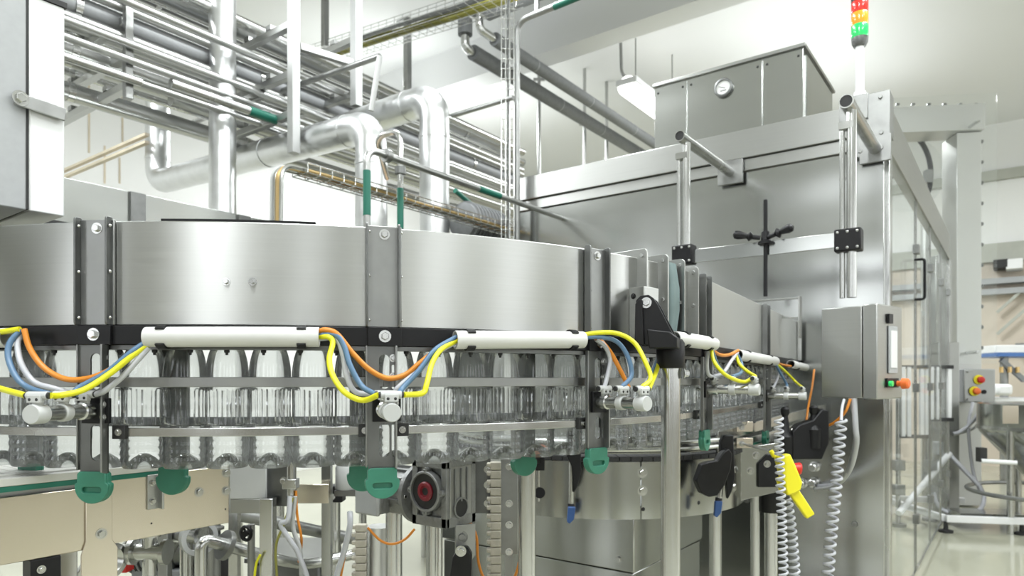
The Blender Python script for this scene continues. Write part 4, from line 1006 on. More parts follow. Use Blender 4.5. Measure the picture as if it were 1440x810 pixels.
bolts(t, [(V((q.x, q.y, q.z + .16)) - FW * .09 - RT * .05, -FW)], .01, .008)

# ================================================================== TAN PLATE CONVEYOR (lower left)
BX = -1.742; yE = 1.05; yA = -.45; yS = .690
bc = thing('slat_conveyor', 'tan steel sided slat conveyor running under the duct at the lower left', 'conveyor', (BX - .15, .3, 0))
part('side_plate', MB().box((BX - .006, yA, 1.005), (BX, yS, 1.150)), 'floor_tint', bc, bevel=.002)
part('side_plate', MB().box((BX - .006, yS + .004, 1.008), (BX, yE, 1.165)), 'floor_tint', bc, bevel=.002)
part('far_plate', MB().box((BX - .33, yA, 1.005), (BX - .324, yE, 1.150)), 'floor_tint', bc, bevel=.002)
part('end_panel', MB().box((BX - .324, yE - .006, 1.02), (BX - .006, yE, 1.150)), 'floor_tint', bc)
part('wear_strip', MB().box((BX - .02, yA, 1.1605), (BX + .003, .93, 1.172)), 'green_paint', bc, 'green wear strip')
part('channel', MB().box((BX - .32, yA, 1.10), (BX - .012, yE, 1.160)), 'dull', bc)
y = yA
while y < 1.0:
    part('slat', MB().box((BX - .325, y + .0008, 1.172), (BX - .060, y + .0245, 1.187)), 'slat', bc, bevel=.001); y += .0254
for x0, x1, z1 in ((BX - .026, BX + .004, 1.190), (BX - .056, BX - .030, 1.194)): part('edge_strip', MB().box((x0, yA, 1.1725), (x1, .96, z1)), 'slat', bc, bevel=.0015)
lg = MB().plate([(yS - .002, 1.13), (yS - .002, 1.025), (yS - .012, .995), (yS - .012, 0.02), (yS + .068, .02), (yS + .068, 1.0), (yS + .056, 1.02), (yS + .056, 1.13)], [], V((BX + .001, 0, 0)), V((0, 1, 0)), UP, .005)
part('leg_plate', lg, 'floor_tint', bc, bevel=.001)
part('leg_post', MB().box((BX - .16, yS - .01, .012), (BX - .12, yS + .03, 1.12)), 'tube', bc, bevel=.003)
part('foot', MB().cyl((BX - .02, yS + .03, 0), (BX - .02, yS + .03, .02), .05), 'rubber', bc)
part('foot', MB().cyl((BX - .14, yS + .01, 0), (BX - .14, yS + .01, .02), .05), 'rubber', bc)
part('far_leg', MB().box((BX - .324, .2, .0), (BX - .284, .24, 1.1)), 'tube', bc)
bolts(bc, [(V((BX + .006, PX(141, 750, BX).y, 1.4 + (535 - 750) / 960 * depth(PX(141, 750, BX)))), (1, 0, 0)), (PX(280, 692, BX), (1, 0, 0)), (PX(318, 665, BX), (1, 0, 0)), (PX(318, 690, BX), (1, 0, 0))], .0085, .006)
rivets(bc, [(PX(x, y, BX + .0055), (1, 0, 0)) for x, y in ((142, 719),)] + [(PX(x, y, BX), (1, 0, 0)) for x, y in ((213, 736), (317, 716))], .0045, .001, 'rubber', 'hole')
a = PX(206, 668, BX); b = PX(224, 714, BX)
k = part('guide_bracket', MB().box((BX, a.y, b.z), (BX + .006, b.y, a.z)), 'steel', bc, bevel=.001)
part('guide_bracket', MB().box((BX, b.y - .006, b.z), (BX + .026, b.y, a.z)), 'steel', bc, bevel=.001)
bolts(k, [((BX + .006, (a.y + b.y) / 2 - .004, z), (1, 0, 0)) for z in (a.z - .02, b.z + .02)], .006, .008)
k = part('sensor_block', MB().box((BX - .05, .58, .90), (BX + .0, .64, 1.004)), 'black', bc, bevel=.003)
bolts(k, [((BX, .60, .98), (1, 0, 0)), ((BX, .62, .93), (1, 0, 0))], .006, .006)

# ================================================================== FRAMES AND PIPES UNDER THE DUCT, LEFT
d = 2.15
fr_ = thing('transfer_frame', 'pale panelled steel frame on a square leg behind the end of the tan conveyor', 'machine frame', P(350, 0, d).xy.to_3d())
def pbox(px0, px1, y0, y1, d0, thick, m=None):   # box facing the view direction, thick metres deep
    a = P(px0, y0, d0); b = P(px1, y1, d0); m = m or MB()
    return m.obox((a + b) / 2 + FW * (thick / 2), RT * ((px1 - px0) / 2 * d0 / 960), FW * (thick / 2), UP * (abs(y1 - y0) / 2 * d0 / 960))
part('pale_panel', pbox(323, 374, 652, 702, d, .012), 'white_plastic', fr_, bevel=.002)
part('lower_rail', pbox(323, 374, 702, 722, d, .03), 'steel', fr_, bevel=.002)
part('dark_channel', pbox(374, 408, 650, 712, d + .03, .05), 'dark_steel', fr_, bevel=.002)
a = P(377, 700, d - .01)
part('square_leg', MB().obox((a.x, a.y, a.z / 2), RT * .021, FW * .02, UP * (a.z / 2)), 'tube', fr_, bevel=.003)
part('tan_plate', pbox(404, 462, 681, 708, d + .25, .01), 'floor_tint', fr_, bevel=.002)
part('back_rail', pbox(320, 470, 642, 654, d + .3, .03), 'dull', fr_)
a = P(410, 640, d); b = P(410, 698, d)
part('round_tube', MB().cyl(b, a, .015), 'tube', fr_)
k = part('tube_clamp', MB().obox(P(409, 680, d), RT * .022, FW * .02, UP * .016), 'tube', fr_, bevel=.003)
bolts(k, [(P(399, 676, d - .02), -FW)], .008, .008)
for sx in (330, 460):
    a = P(sx, 650, d + .32); part('rear_leg', MB().obox((a.x, a.y, a.z / 2), RT * .016, FW * .016, UP * (a.z / 2)), 'tube', fr_)
# canister and product pipes
a = P(488, 690, 2.5)
cn = solo('white_canister', MB().lathe((a.x, a.y, a.z), (0, 0, 1), [(0, .035), (.01, .042), (.085, .042), (.105, .032), (.115, .02), (.125, .02)], 24), 'white_plastic', 'white plastic canister on a bracket left of the gear motor', 'canister')
solo('canister_bracket', pbox(470, 512, 690, 698, 2.46, .08), 'dark_steel', 'dark bracket under the white canister', 'bracket')
a = P(310, 768, 2.3)
pp = thing('product_pipe', 'bright product pipe with a bolted flange and an elbow low at the left', 'pipe', (a.x, a.y, .6))
pts = bend_path([P(318, 767, 2.3), P(398, 789, 2.45), P(430, 795, 2.6), P(560, 765, 2.9)], .12)
part('tube', MB().tube(pts, .021, 16), 'tube', pp)
ax = (pts[1] - pts[0]).normalized()
fl = part('flange', MB().cyl(pts[0] - ax * .012, pts[0] + ax * .006, .050, n=28), 'dull', pp)
for k in range(4):
    u = ax.cross(UP).normalized(); v = ax.cross(u); an = pi / 4 + k * pi / 2
    bolts(fl, [(pts[0] + ax * .006 + (u * cos(an) + v * sin(an)) * .037, ax)], .008, .008)
part('elbow', MB().tube(bend_path([pts[0] - ax * .01, pts[0] - ax * .09, pts[0] - ax * .09 - UP * .55 ], .05, 8), .021, 16), 'tube', pp)
pts = bend_path([P(300, 716, 2.6), P(470, 752, 3.0), P(560, 770, 3.2)], .1)
o = pipe('product_pipe', 'darker product pipe running behind the square leg', pts, .026, 'dull')
part('stub', MB().cyl(pts[0], V((pts[0].x, pts[0].y, 0)), .026), 'dull', o)
# lower left fittings
def valve(px_, py_, d, s, label, m='tube'):
    q = P(px_, py_, d); t = thing('pipe_valve', label, 'valve', (q.x, q.y, 0))
    part('body', MB().lathe(q - RT * .05 * s, RT, [(0, .034 * s), (.012 * s, .034 * s), (.013 * s, .022 * s), (.087 * s, .022 * s), (.088 * s, .034 * s), (.1 * s, .034 * s)], 22), m, t)
    part('bonnet', MB().lathe(q, UP, [(0, .018 * s), (.04 * s, .018 * s), (.041 * s, .03 * s), (.05 * s, .03 * s)], 20), m, t)
    part('down_tube', MB().cyl((q.x, q.y, 0), q, .017 * s), m, t)
    part('side_tube', MB().tube([q - RT * .05 * s, q - RT * .16 * s + FW * .05, q - RT * .22 * s + FW * .05 - UP * .1], .018 * s, 14), m, t)
    return t, q
t, q = valve(210, 776, 2.0, 1.1, 'bright pipe valve under the tan conveyor, leftmost')
part('clamp_ring', MB().lathe(q - RT * .1 + FW * -.05 - UP * .01, (RT + FW * -.4).normalized(), [(0, .05), (.018, .052), (.03, .05), (.03, .036), (0, .036)], 26, False, False), 'tube', t)
t, q = valve(262, 752, 2.35, 1.2, 'bright pipe valve under the end of the tan conveyor')
part('ring', MB().lathe(q + RT * .05 - FW * .03, (RT * .7 - FW * .7).normalized(), [(0, .06), (.02, .062), (.03, .06), (.03, .045), (0, .045)], 26, False, False), 'white_plastic', t)
t, q = valve(303, 760, 2.5, 1.0, 'bright pipe valve nearest the square leg', 'dull')
hw = P(346, 750, 2.25)
wv = thing('hand_valve', 'black hand wheel valve in front of the bright product pipe', 'valve', (hw.x, hw.y, .7))
part('wheel', MB().tube([hw + (RT * cos(a) * .9 + UP * sin(a) - FW * cos(a) * .4) * .022 for a in [2 * pi * k / 20 for k in range(20)]], .006, 8, closed=True), 'black', wv)
part('hub', MB().cyl(hw - FW * .01, hw + FW * .05, .010), 'black', wv)
for k in range(3):
    a = 2 * pi * k / 3; part('spoke', MB().cyl(hw, hw + (RT * cos(a) * .9 + UP * sin(a) - FW * cos(a) * .4) * .022, .004, n=8), 'black', wv)
part('stem', MB().cyl(hw + FW * .045 + UP * .02, hw + FW * .045 - UP * .35, .012), 'dull', wv)
# red part deep under the tan conveyor
solo('red_bracket', pbox(170, 178, 765, 806, 2.4, .05), 'red', 'narrow red bracket under the tan conveyor', 'bracket', bevel=.003)
for px_, lab in ((78, 'slim grey post under the left end of the tan conveyor'), (232, 'dark square leg behind the pipe valves')):
    q = P(px_, 780, 2.3); solo('machine_leg', MB().obox((q.x, q.y, .51), RT * .017, FW * .017, UP * .51), 'dull', lab, 'leg', bevel=.003)
# made-up dark skid, put in to darken the bright floor behind the valves
ps = thing('backdrop_skid', 'added dark backdrop shaped as a low pump skid behind the pipe valves', 'pump', P(245, 0, 2.95).xy.to_3d())
part('base', MB().obox(P(250, 0, 3.1).xy.to_3d() + UP * .22, RT * .25, FW * .16, UP * .22), 'insul', ps, bevel=.01)
c_ = P(235, 770, 3.0)
part('backdrop_body', MB().lathe(c_ - RT * .16, RT, [(0, .06), (.02, .1), (.16, .1), (.18, .13), (.2, .13), (.22, .08), (.34, .07)], 28), 'dark_steel', ps)
for k in range(6): part('cooling_rib', MB().cyl(c_ - RT * (.13 - .022 * k), c_ - RT * (.122 - .022 * k), .112, n=28), 'insul', ps)
part('motor_foot', MB().obox(c_ - UP * .14, RT * .12, FW * .07, UP * .06), 'insul', ps, bevel=.006)
part('control_head', MB().obox(c_ + RT * .22 - UP * .05, RT * .05, FW * .06, UP * .10), 'rubber', ps, bevel=.01)
q = P(418, 0, 3.35).xy.to_3d()
ds = thing('backdrop_housing', 'added dark backdrop box low behind the square leg', 'machine housing', q)  # made-up dark box, put in to darken this gap
part('housing', MB().obox(q + UP * .28, RT * .17, FW * .2, UP * .28), 'dark_steel', ds, bevel=.015)
part('lid', MB().obox(q + UP * .57, RT * .18, FW * .21, UP * .012), 'dull', ds, bevel=.004)
part('vent', MB().obox(q + UP * .3 - FW * .202, RT * .1, FW * .004, UP * .1), 'rubber', ds)
# loose cables under the duct
def cable(pts, m, r, label, group='loose cables under the duct'):
    p_ = [P(*q) for q in pts]
    if pts[-1][1] > 812:
        e = p_[-1]; p_ += [V((e.x, e.y, e.z * .8)), V((e.x, e.y, e.z * .4)), V((e.x, e.y, r))]      # runs on down to the floor
    return solo('loose_cable', MB().tube(smooth_path(p_, 8), r, 8), m, label, 'cable', group, smooth=60)
cable([(408, 698, 2.12), (405, 730, 2.1), (395, 738, 2.1), (408, 760, 2.1), (420, 780, 2.1), (436, 830, 2.1)], 'clear_hose', .008, 'pale grey cable hanging in a bend behind the square leg')
cable([(415, 698, 2.13), (412, 740, 2.13), (422, 775, 2.13), (424, 825, 2.13)], 'white_plastic', .007, 'second pale cable beside the square leg')
cable([(416, 690, 2.14), (418, 725, 2.14), (424, 760, 2.14), (420, 790, 2.2)], 'orange', .004, 'thin orange cable dropping beside the square leg')
cable([(412, 700, 2.12), (398, 740, 2.1), (388, 770, 2.1), (390, 825, 2.1)], 'olive', .004, 'olive cable looping low beside the square leg')
cable([(366, 780, 2.1), (360, 795, 2.1), (357, 830, 2.1)], 'yellow', .004, 'short yellow cable at the bottom edge')
cable([(493, 740, 1.9), (487, 765, 1.9), (480, 800, 1.9), (476, 830, 1.9)], 'orange', .006, 'orange cable hanging from the motor terminal box')
cable([(492, 720, 1.9), (492, 740, 1.88), (484, 775, 1.88), (470, 830, 1.88)], 'clear_hose', .008, 'pale cable hanging from the motor terminal box')
cable([(517, 742, 1.9), (535, 760, 1.9), (552, 765, 1.9), (570, 758, 1.9), (583, 744, 1.9)], 'orange', .0035, 'thin orange cable sagging under the gear motor')
cable([(660, 732, 2.0), (670, 755, 2.0), (672, 785, 2.0), (678, 808, 2.0), (690, 830, 2.0)], 'orange', .004, 'thin orange cable right of the black lever arm')
cable([(735, 770, 2.1), (728, 800, 2.1), (720, 830, 2.1)], 'orange', .0045, 'short orange cable left of the post by the motor')

# ================================================================== GEAR MOTOR
g0 = cw(-.182, 1.90); GZ0, GZ1 = .985, 1.180; gw, gd = .135, .128
gm = thing('gear_motor', 'grey cast gear motor with a dark red shaft seal under the middle hanger', 'motor', (g0.x - .1, g0.y + .06, .9))
def gb(x0, x1, y0, y1, z0, z1): return MB().box((g0.x + x0, g0.y + y0, z0), (g0.x + x1, g0.y + y1, z1))
part('gear_case', gb(-gw + .012, -.010, .012, gd - .012, GZ0 + .01, GZ1 - .012), 'cast', gm, bevel=.012)
for nm, ar in (('case_rib', (-gw, 0, 0, .014, GZ0, GZ0 + .03)), ('case_rib', (-gw, 0, 0, .014, GZ1 - .03, GZ1)), ('case_rib', (-gw, -gw + .02, 0, .014, GZ0, GZ1)), ('case_rib', (-.022, 0, 0, .014, GZ0, GZ1)),
               ('case_rib', (-.014, 0, gd - .02, gd, GZ0, GZ1)), ('case_rib', (-.016, 0, .0, gd, GZ1 - .026, GZ1)), ('case_rib', (-.016, 0, .0, gd, GZ0, GZ0 + .03)), ('case_rib', (-gw, 0, .0, gd, GZ1 - .006, GZ1 + .004))):
    part(nm, gb(*ar), 'cast', gm, bevel=.003)
sc = V((g0.x - gw / 2 - .006, g0.y, 1.085))
part('seal_ring', MB().lathe(sc + V((0, .01, 0)), (0, -1, 0), [(0, .058), (.022, .058), (.024, .056), (.024, .051), (.010, .051)], 36, cap1=False), 'cast', gm)
sd_ = part('seal_face', MB().cyl(sc + V((0, .012, 0)), sc + V((0, -.006, 0)), .051, n=36), 'rubber', gm)
part('shaft_seal', MB().lathe(sc + V((0, -.005, 0)), (0, -1, 0), [(0, .028), (.006, .028), (.009, .024), (.009, .017), (.004, .015), (.004, .011)], 28, cap1=False), 'maroon', sd_, 'dark red seal')
part('shaft_bore', MB().cyl(sc + V((0, -.004, 0)), sc + V((0, -.008, 0)), .012, n=20), 'rubber', sd_)
for a in (0, pi / 2, pi, 3 * pi / 2):
    p = sc + V((cos(a) * .060, -.012, sin(a) * .060)); part('ear', MB().cyl(p + V((0, .022, 0)), p, .009, n=16), 'cast', gm)
    rivets(gm, [(p, (0, -1, 0))], .0045, .003, 'dark_steel', 'ear_screw')
part('side_cover', gb(-.012, -.001, .016, gd - .018, GZ0 + .026, GZ1 - .022), 'dull', gm, bevel=.003)
for k in range(3): part('cover_rib', gb(-.003, .003, .034 + .026 * k, .039 + .026 * k, GZ0 + .07, GZ1 - .03), 'cast', gm, bevel=.001)
p = V((g0.x - .002, g0.y + gd / 2 - .004, GZ0 + .052)); part('side_plug', MB().lathe(p, (1, 0, 0), [(0, .031), (.006, .031), (.006, .026), (.002, .026)], 26, cap1=False), 'cast', gm)
part('plug_disc', MB().cyl(p, p + V((.004, 0, 0)), .026, n=26), 'rubber', gm)
ma = V((g0.x - gw, g0.y + gd / 2, 1.062)); L = V((-1, 0, 0))
part('motor_flange', MB().lathe(ma + L * -.012, L, [(0, .05), (.03, .054), (.031, .088), (.046, .088), (.048, .078), (.06, .074)], 32), 'cast', gm)
part('motor_body', MB().lathe(ma + L * .04, L, [(0, .068), (.02, .071), (.13, .071), (.135, .066)], 32), 'cast', gm)
part('fan_cover', MB().lathe(ma + L * .172, L, [(0, .074), (.045, .074), (.062, .064), (.068, .045)], 32), 'grey_paint', gm)
for a in range(6):
    p = ma + V((-.02, cos(a * pi / 3) * .074, sin(a * pi / 3) * .074)); bolts(gm, [(p, (1, 0, 0))], .006, .006, 'tube', 'flange_bolt', False)
for k in range(9):
    an = radians(-10 + 25 * k) ; dd = V((0, -cos(an), sin(an))); part('cooling_fin', MB().obox(ma + L * .105 + dd * .073, L * .058, dd * .006, L.cross(dd) * .0015), 'cast', gm)
tb = ma + V((-.135, -.085, -.008))
part('terminal_box', MB().box(tb + V((-.046, -.02, -.048)), tb + V((.046, .02, .048))), 'cast', gm, bevel=.004)
part('box_lid', MB().box(tb + V((-.05, -.034, -.052)), tb + V((.05, -.02, .052))), 'grey_paint', gm, bevel=.006)
part('cable_gland', MB().lathe(tb + V((-.046, 0, -.01)), (-1, 0, 0), [(0, .011), (.01, .011), (.012, .008), (.024, .008)], 14), 'white_plastic', gm)
part('bracket_plate', gb(-.05, -.02, gd - .0, gd + .008, .92, 1.20), 'dark_steel', gm)
part('foot_bracket', MB().plate([(-.03, .99), (.03, .99), (.03, .90), (.018, .885), (-.02, .885), (-.03, .90)], [], cw(-.135, 1.95), (RT * .9 + FW * .4).normalized(), UP, .008), 'dull', gm, bevel=.001)
bolts(gm, [(P(650, 755, 1.940), -FW)], .011, .008, 'dull')
# black lever arm below it
la = thing('lever_arm', 'black plastic lever arm with a bolt below the gear motor', 'lever', P(640, 812, 1.95))
nn2 = (FW * .9 + RT * .3).normalized()
part('arm', MB().plate([(x * .00203, y * .00203) for x, y in [(-14, -90), (-8, -30), (-2, 10), (6, 22), (18, 24), (24, 14), (22, -90)]], [], P(640, 790, 1.93), RT, UP, .035), 'black', la, bevel=.005)
bolts(la, [(P(648, 775, 1.894), -FW)], .010, .006, 'tube')
part('pivot_foot', MB().obox(P(642, 865, 1.95).xy.to_3d() + UP * .33, RT * .02, FW * .02, UP * .33), 'dark_steel', la)
# plastic chains
def chain(px_, d, y0, y1, w, label, lean=0.0):
    t = thing('plastic_chain', label, 'chain', P(px_, y1, d), 'tan plastic chains hanging under the duct'); hh = .0262; n = int((y1 - y0) * d / 960 / hh)
    for i in range(n):
        c = P(px_ + lean * i, y0, d) - UP * (i * hh)
        m = MB().obox(c, RT * (w * .32), FW * .012, UP * (hh * .47))
        part('link', m.obox(c + UP * .003 - RT * (w * .40), RT * (w * .12), FW * .012, UP * (hh * .25)), 'chain', t, bevel=.003)
    return t
chain(508, 2.3, 742, 835, .058, 'tan plastic chain hanging left of the round post under the motor')
chain(697, 2.1, 655, 835, .052, 'tan plastic chain hanging right of the gear motor')
o = solo('chain_plate', pbox(664, 690, 640, 722, 2.13, .012), 'dark_steel', 'dark mounting plate with screws between gear motor and plastic chain', 'plate', bevel=.002)
bolts(o, [(P(686, y, 2.13), -FW) for y in (660, 682, 708)], .008, .006)
o = solo('chain_plate', pbox(704, 728, 645, 780, 2.25, .012), 'dull', 'grey mounting plate right of the plastic chain', 'plate', bevel=.002)
part('stand', MB().obox(P(716, 0, 2.28).xy.to_3d() + UP * .45, RT * .014, FW * .012, UP * .45), 'dull', o)
bolts(o, [(P(716, y, 2.25), -FW) for y in (656, 708, 738, 776)], .008, .006)
q = P(534, 760, 2.35); solo('foil_stub', MB().lathe((q.x, q.y, 0), (0, 0, 1), [(0, .05), (q.z + .05, .045)], 18), 'foil', 'foil wrapped pipe stub beside the tan chain under the motor', 'pipe')
k = thing('sensor_arm', 'black sensor arm with an orange top and a round knob right of the post', 'sensor', P(757, 700, 2.1))
part('body', pbox(752, 766, 634, 662, 2.1, .03), 'black', k, bevel=.003)
part('cap', pbox(752, 763, 627, 634, 2.1, .03), 'orange_knob', k, 'orange cap', bevel=.002)
part('arm', pbox(764, 778, 634, 640, 2.1, .02), 'black', k)
part('mount', MB().bar(P(758, 648, 2.11), P(743, 648, 1.97), .012, .016), 'black', k)
part('rod', MB().cyl(P(757, 660, 2.115), P(757, 705, 2.115), .005), 'tube', k)
part('knob', MB().cyl(P(759, 693, 2.10), P(759, 693, 2.13), .017, n=20), 'black', k)

# ================================================================== ROTARY TABLE
rc_ = cw(.407, 3.25); TR = .66; TZ0, TZ1 = .872, 1.090
rt = thing('rotary_table', 'round steel table with a curved skirt and dark slats under the duct', 'table', (rc_.x, rc_.y, 0))
def arc_pts(R_, a0, a1, n, z): return [rc_ + RT * (R_ * cos(a)) + FW * (R_ * sin(a)) + UP * z for a in [radians(a0 + (a1 - a0) * i / n) for i in range(n + 1)]]
def arc_frames(a0, a1, n, z=0): return [(rc_ + UP * z, RT * cos(a) + FW * sin(a), UP) for a in [radians(a0 + (a1 - a0) * i / n) for i in range(n + 1)]]
for a, b in ((-178, -83), (-82.5, -20), (-19.5, 60)):
    part('skirt_panel', MB().sweep(arc_frames(a, b, 24), [(TR - .005, TZ0), (TR, TZ0), (TR, TZ1), (TR - .005, TZ1)]), 'sheet', rt, smooth=50)
part('table_top', MB().lathe(rc_ + UP * (TZ1 - .02), UP, [(0, TR - .03), (.014, TR - .03)], 48), 'dull', rt)
for i in range(64):
    a0 = -180 + i * 3.75
    if a0 > 40: break
    part('rim_slat', MB().sweep(arc_frames(a0 + .15, a0 + 3.6, 2), [(TR - .14, TZ1 + .003), (TR + .006, TZ1 + .003), (TR + .006, TZ1 + .018), (TR - .14, TZ1 + .018)]), 'rubber', rt)
for z0 in (1.135, 1.162):
    part('rim_rail', MB().tube(arc_pts(TR - .01, -178, -25, 40, z0) + [rc_ + RT * (TR * .95 + .02) + FW * .25 + UP * z0], .011, 10), 'tube', rt)
part('rim_band', MB().sweep(arc_frames(-178, -25, 40), [(TR - .03, 1.118), (TR - .024, 1.118), (TR - .024, 1.178), (TR - .03, 1.178)]), 'sheet', rt, smooth=50)
for a in (-150, -105, -60, -30):
    part('rail_post', MB().cyl(rc_ + RT * (cos(radians(a)) * (TR - .04)) + FW * (sin(radians(a)) * (TR - .04)) + UP * (TZ1 + .015), rc_ + RT * (cos(radians(a)) * (TR - .04)) + FW * (sin(radians(a)) * (TR - .04)) + UP * 1.17, .008), 'dull', rt)
def on_rt(px_, py_):
    best = min((abs(pxof(rc_ + RT * (TR * cos(a)) + FW * (TR * sin(a))) - px_), a) for a in [radians(-170 + i * .25) for i in range(640)])[1]
    n = RT * cos(best) + FW * sin(best); p = rc_ + n * TR; return p + UP * (1.4 + (535 - py_) / 960 * depth(p)), n
bolts(rt, [on_rt(903, 665), on_rt(903, 690), on_rt(1032, 660), on_rt(1032, 685)], .013, .008)
rivets(rt, [on_rt(904, 716), on_rt(983, 707)], .009, .002, 'rubber', 'slot')
bc0 = cw(.493, 2.76)
part('base_box', MB().box((bc0.x - 1.05, bc0.y, .62), (bc0.x, bc0.y + .75, TZ0 + .01)), 'sheet', rt, bevel=.004)
part('base_box', MB().box((bc0.x - 1.04, bc0.y + .01, .0), (bc0.x - .01, bc0.y + .74, .614)), 'sheet', rt, bevel=.004)
bolts(rt, [(PY(870, 786, bc0.y), (0, -1, 0))], .012, .008)
# straight outfeed plate with bolts at the table's right
op = thing('outfeed_plate', 'steel guide plate with two rows of bolts where the table meets the cabinet', 'guide plate', P(1060, 690, 3.0))
part('plate', MB().plate([(-.09, -.16), (.12, -.11), (.12, .10), (-.09, .07)], [], P(1055, 655, 2.93), RT, UP, .008), 'sheet', op, bevel=.002)
bolts(op, [(P(x, y, 2.921), -FW) for x, y in ((1037, 647), (1037, 668), (1063, 640), (1037, 694), (1055, 662))], .011, .009)
for y0, y1 in ((612, 596), (634, 612)):
    a = P(1008, y0 + 2, 2.75); b = P(1160, y1 - 22, 3.75); part('guide_bar', MB().bar(a, b, .012, .045), 'tube', op, bevel=.002)
for px_, py_ in ((1043, 601), (1043, 624)):
    k = part('bar_bracket', pbox(px_ - 7, px_ + 16, py_ - 8, py_ + 6, 2.85, .012), 'floor_tint', op, bevel=.001); bolts(k, [(P(px_, py_, 2.85), -FW)], .008, .005)
part('green_strip', MB().bar(P(1030, 631, 2.9), P(1078, 619, 3.1), .02, .008), 'green_paint', op, 'green wear strip')
part('support', MB().cyl(P(1062, 690, 2.98), P(1062, 690, 2.98).xy.to_3d(), .02), 'tube', op)
# black clamps with blue-tipped levers
def blue_lever(px_, d, y0, y1, y2, label, lean):
    t = thing('clamp_lever', label, 'lever', P(px_, y2, d), 'blue tipped clamp levers on the rotary table')
    part('clamp_body', MB().plate([(-.022, .04), (-.022, .12), (-.01, .145), (.028, .145), (.034, -.02), (.022, -.07), (.006, -.10), (-.004, 0)], [], P(px_ + 1, y0 + 30, d + .01), RT, UP, .03), 'black', t, bevel=.004)
    part('rod', MB().cyl(P(px_ + 1, y0 + 22, d), P(px_ - lean * .5, y1, d), .010, n=12), 'tube', t)
    part('collar', MB().cyl(P(px_ - lean * .5, y1 - 4, d), P(px_ - lean * .6, y1 + 2, d), .013, n=12), 'rubber', t)
    part('blue_tip', MB().plate([(-.012, 0), (.016, 0), (.010, -.045), (-.006, -.062), (-.016, -.055)], [(( -.006), -.012), (.006, -.012), (.002, -.04), (-.006, -.045)] and [], P(px_ - lean * .7, y1, d - .008), RT, UP, .018), 'blue_tip', t, 'blue plastic tip', bevel=.003)
    return t
blue_lever(803, 2.54, 624, 712, 730, 'clamp lever with a blue tip at the left of the table skirt', 0)
bl = blue_lever(1017, 2.62, 634, 704, 735, 'clamp lever with a blue tip right of the black curved guide', 12)
part('top_knob', MB().lathe(P(1017, 634, 2.62), UP, [(0, .008), (.01, .006), (.014, .011), (.028, .009), (.032, .004)], 14), 'tube', bl)
gp = [(970, 673), (979, 651), (990, 648), (1003, 647), (1012, 636), (1021, 631), (1027, 638), (1024, 660), (1014, 682), (1003, 695), (990, 696), (978, 690)]
solo('curved_guide', MB().plate([((x - 1000) * 2.63 / 960, (660 - y) * 2.63 / 960) for x, y in gp], [], P(1000, 660, 2.58), (RT * .95 + FW * .3).normalized(), UP, .03), 'black', 'black curved plastic guide on the table rim right of the tall post', 'guide', bevel=.004)

# ================================================================== SPRAY GUN, COILED HOSES, BLACK LEVERS (right)
def coil(pts, R_, r, turns, label):
    path_ = smooth_path([P(*q) for q in pts], 24); L = [0]
    for a, b in zip(path_[:-1], path_[1:]): L.append(L[-1] + (b - a).length)
    out = []; N = turns * 10
    for i in range(N + 1):
        t_ = L[-1] * i / N; k = max(0, min(len(path_) - 2, next((j - 1 for j in range(1, len(L)) if L[j] >= t_), len(L) - 2)))
        p = path_[k].lerp(path_[k + 1], (t_ - L[k]) / max(1e-6, L[k + 1] - L[k])); d = (path_[k + 1] - path_[k]).normalized()
        u = d.cross(FW).normalized(); v = d.cross(u); a = 2 * pi * turns * i / N
        out.append(p + (u * cos(a) + v * sin(a)) * R_)
    return solo('coiled_hose', MB().tube(out, r, 6), 'clear_hose', label, 'hose', 'grey coiled air hoses', smooth=60)
coil([(1095, 588, 2.35), (1096, 640, 2.35), (1099, 720, 2.35), (1103, 840, 2.35)], .0135, .0042, 28, 'grey coiled hose hanging in front of the yellow spray gun')
coil([(1106, 700, 2.45), (1113, 750, 2.45), (1120, 840, 2.45)], .0165, .0045, 15, 'grey coiled hose hanging below the yellow spray gun')
coil([(1183, 590, 2.85), (1179, 640, 2.85), (1175, 690, 2.85), (1168, 760, 2.85), (1162, 845, 2.85)], .020, .0058, 22, 'long grey coiled hose hanging under the control box')
solo('hose_stub', MB().tube(smooth_path([P(1187, 562, 2.93), P(1184, 575, 2.9), P(1183, 592, 2.85)], 6), .006, 8), 'clear_hose', 'straight hose end above the long coiled hose', 'hose')
sg = thing('spray_gun', 'yellow plastic spray gun hanging nose down on a coiled hose', 'spray gun', P(1112, 728, 2.42))
S_ = 2.42 / 960
def sgp(pts): return [((x - 1110) * S_, (680 - y) * S_) for x, y in pts]
part('body', MB().plate(sgp([(1087, 642), (1106, 637), (1113, 652), (1123, 676), (1121, 687), (1113, 692), (1102, 695), (1094, 668)]), [], P(1110, 680, 2.40), RT, UP, .035), 'yellow_gun', sg, bevel=.006)
part('handle', MB().plate(sgp([(1106, 692), (1119, 686), (1142, 721), (1131, 728)]), [], P(1110, 680, 2.405), RT, UP, .026), 'yellow_gun', sg, bevel=.005)
part('nozzle', MB().cyl(P(1089, 642, 2.418), P(1084, 634, 2.418), .008), 'yellow_gun', sg)
part('trigger', MB().plate(sgp([(1096, 670), (1101, 694), (1095, 690), (1090, 672)]), [], P(1110, 680, 2.41), RT, UP, .014), 'yellow_gun', sg, bevel=.002)
part('red_knob', MB().lathe(P(1110, 658, 2.42), (RT * .95 - UP * .05 + FW * -.2).normalized(), [(0, .012), (.008, .012), (.01, .017), (.034, .022), (.04, .018)], 20), 'red', sg, 'red knob')
solo('gun_hook', MB().cyl(P(1104, 640, 2.43), P(1104, 640, 2.43) + FW * .55, .006), 'tube', 'thin rod hook from which the spray gun hangs', 'hook')
bk = thing('black_holder', 'black plastic guide holder with two ball-topped pins beside the control box', 'holder', P(1125, 640, 3.0))
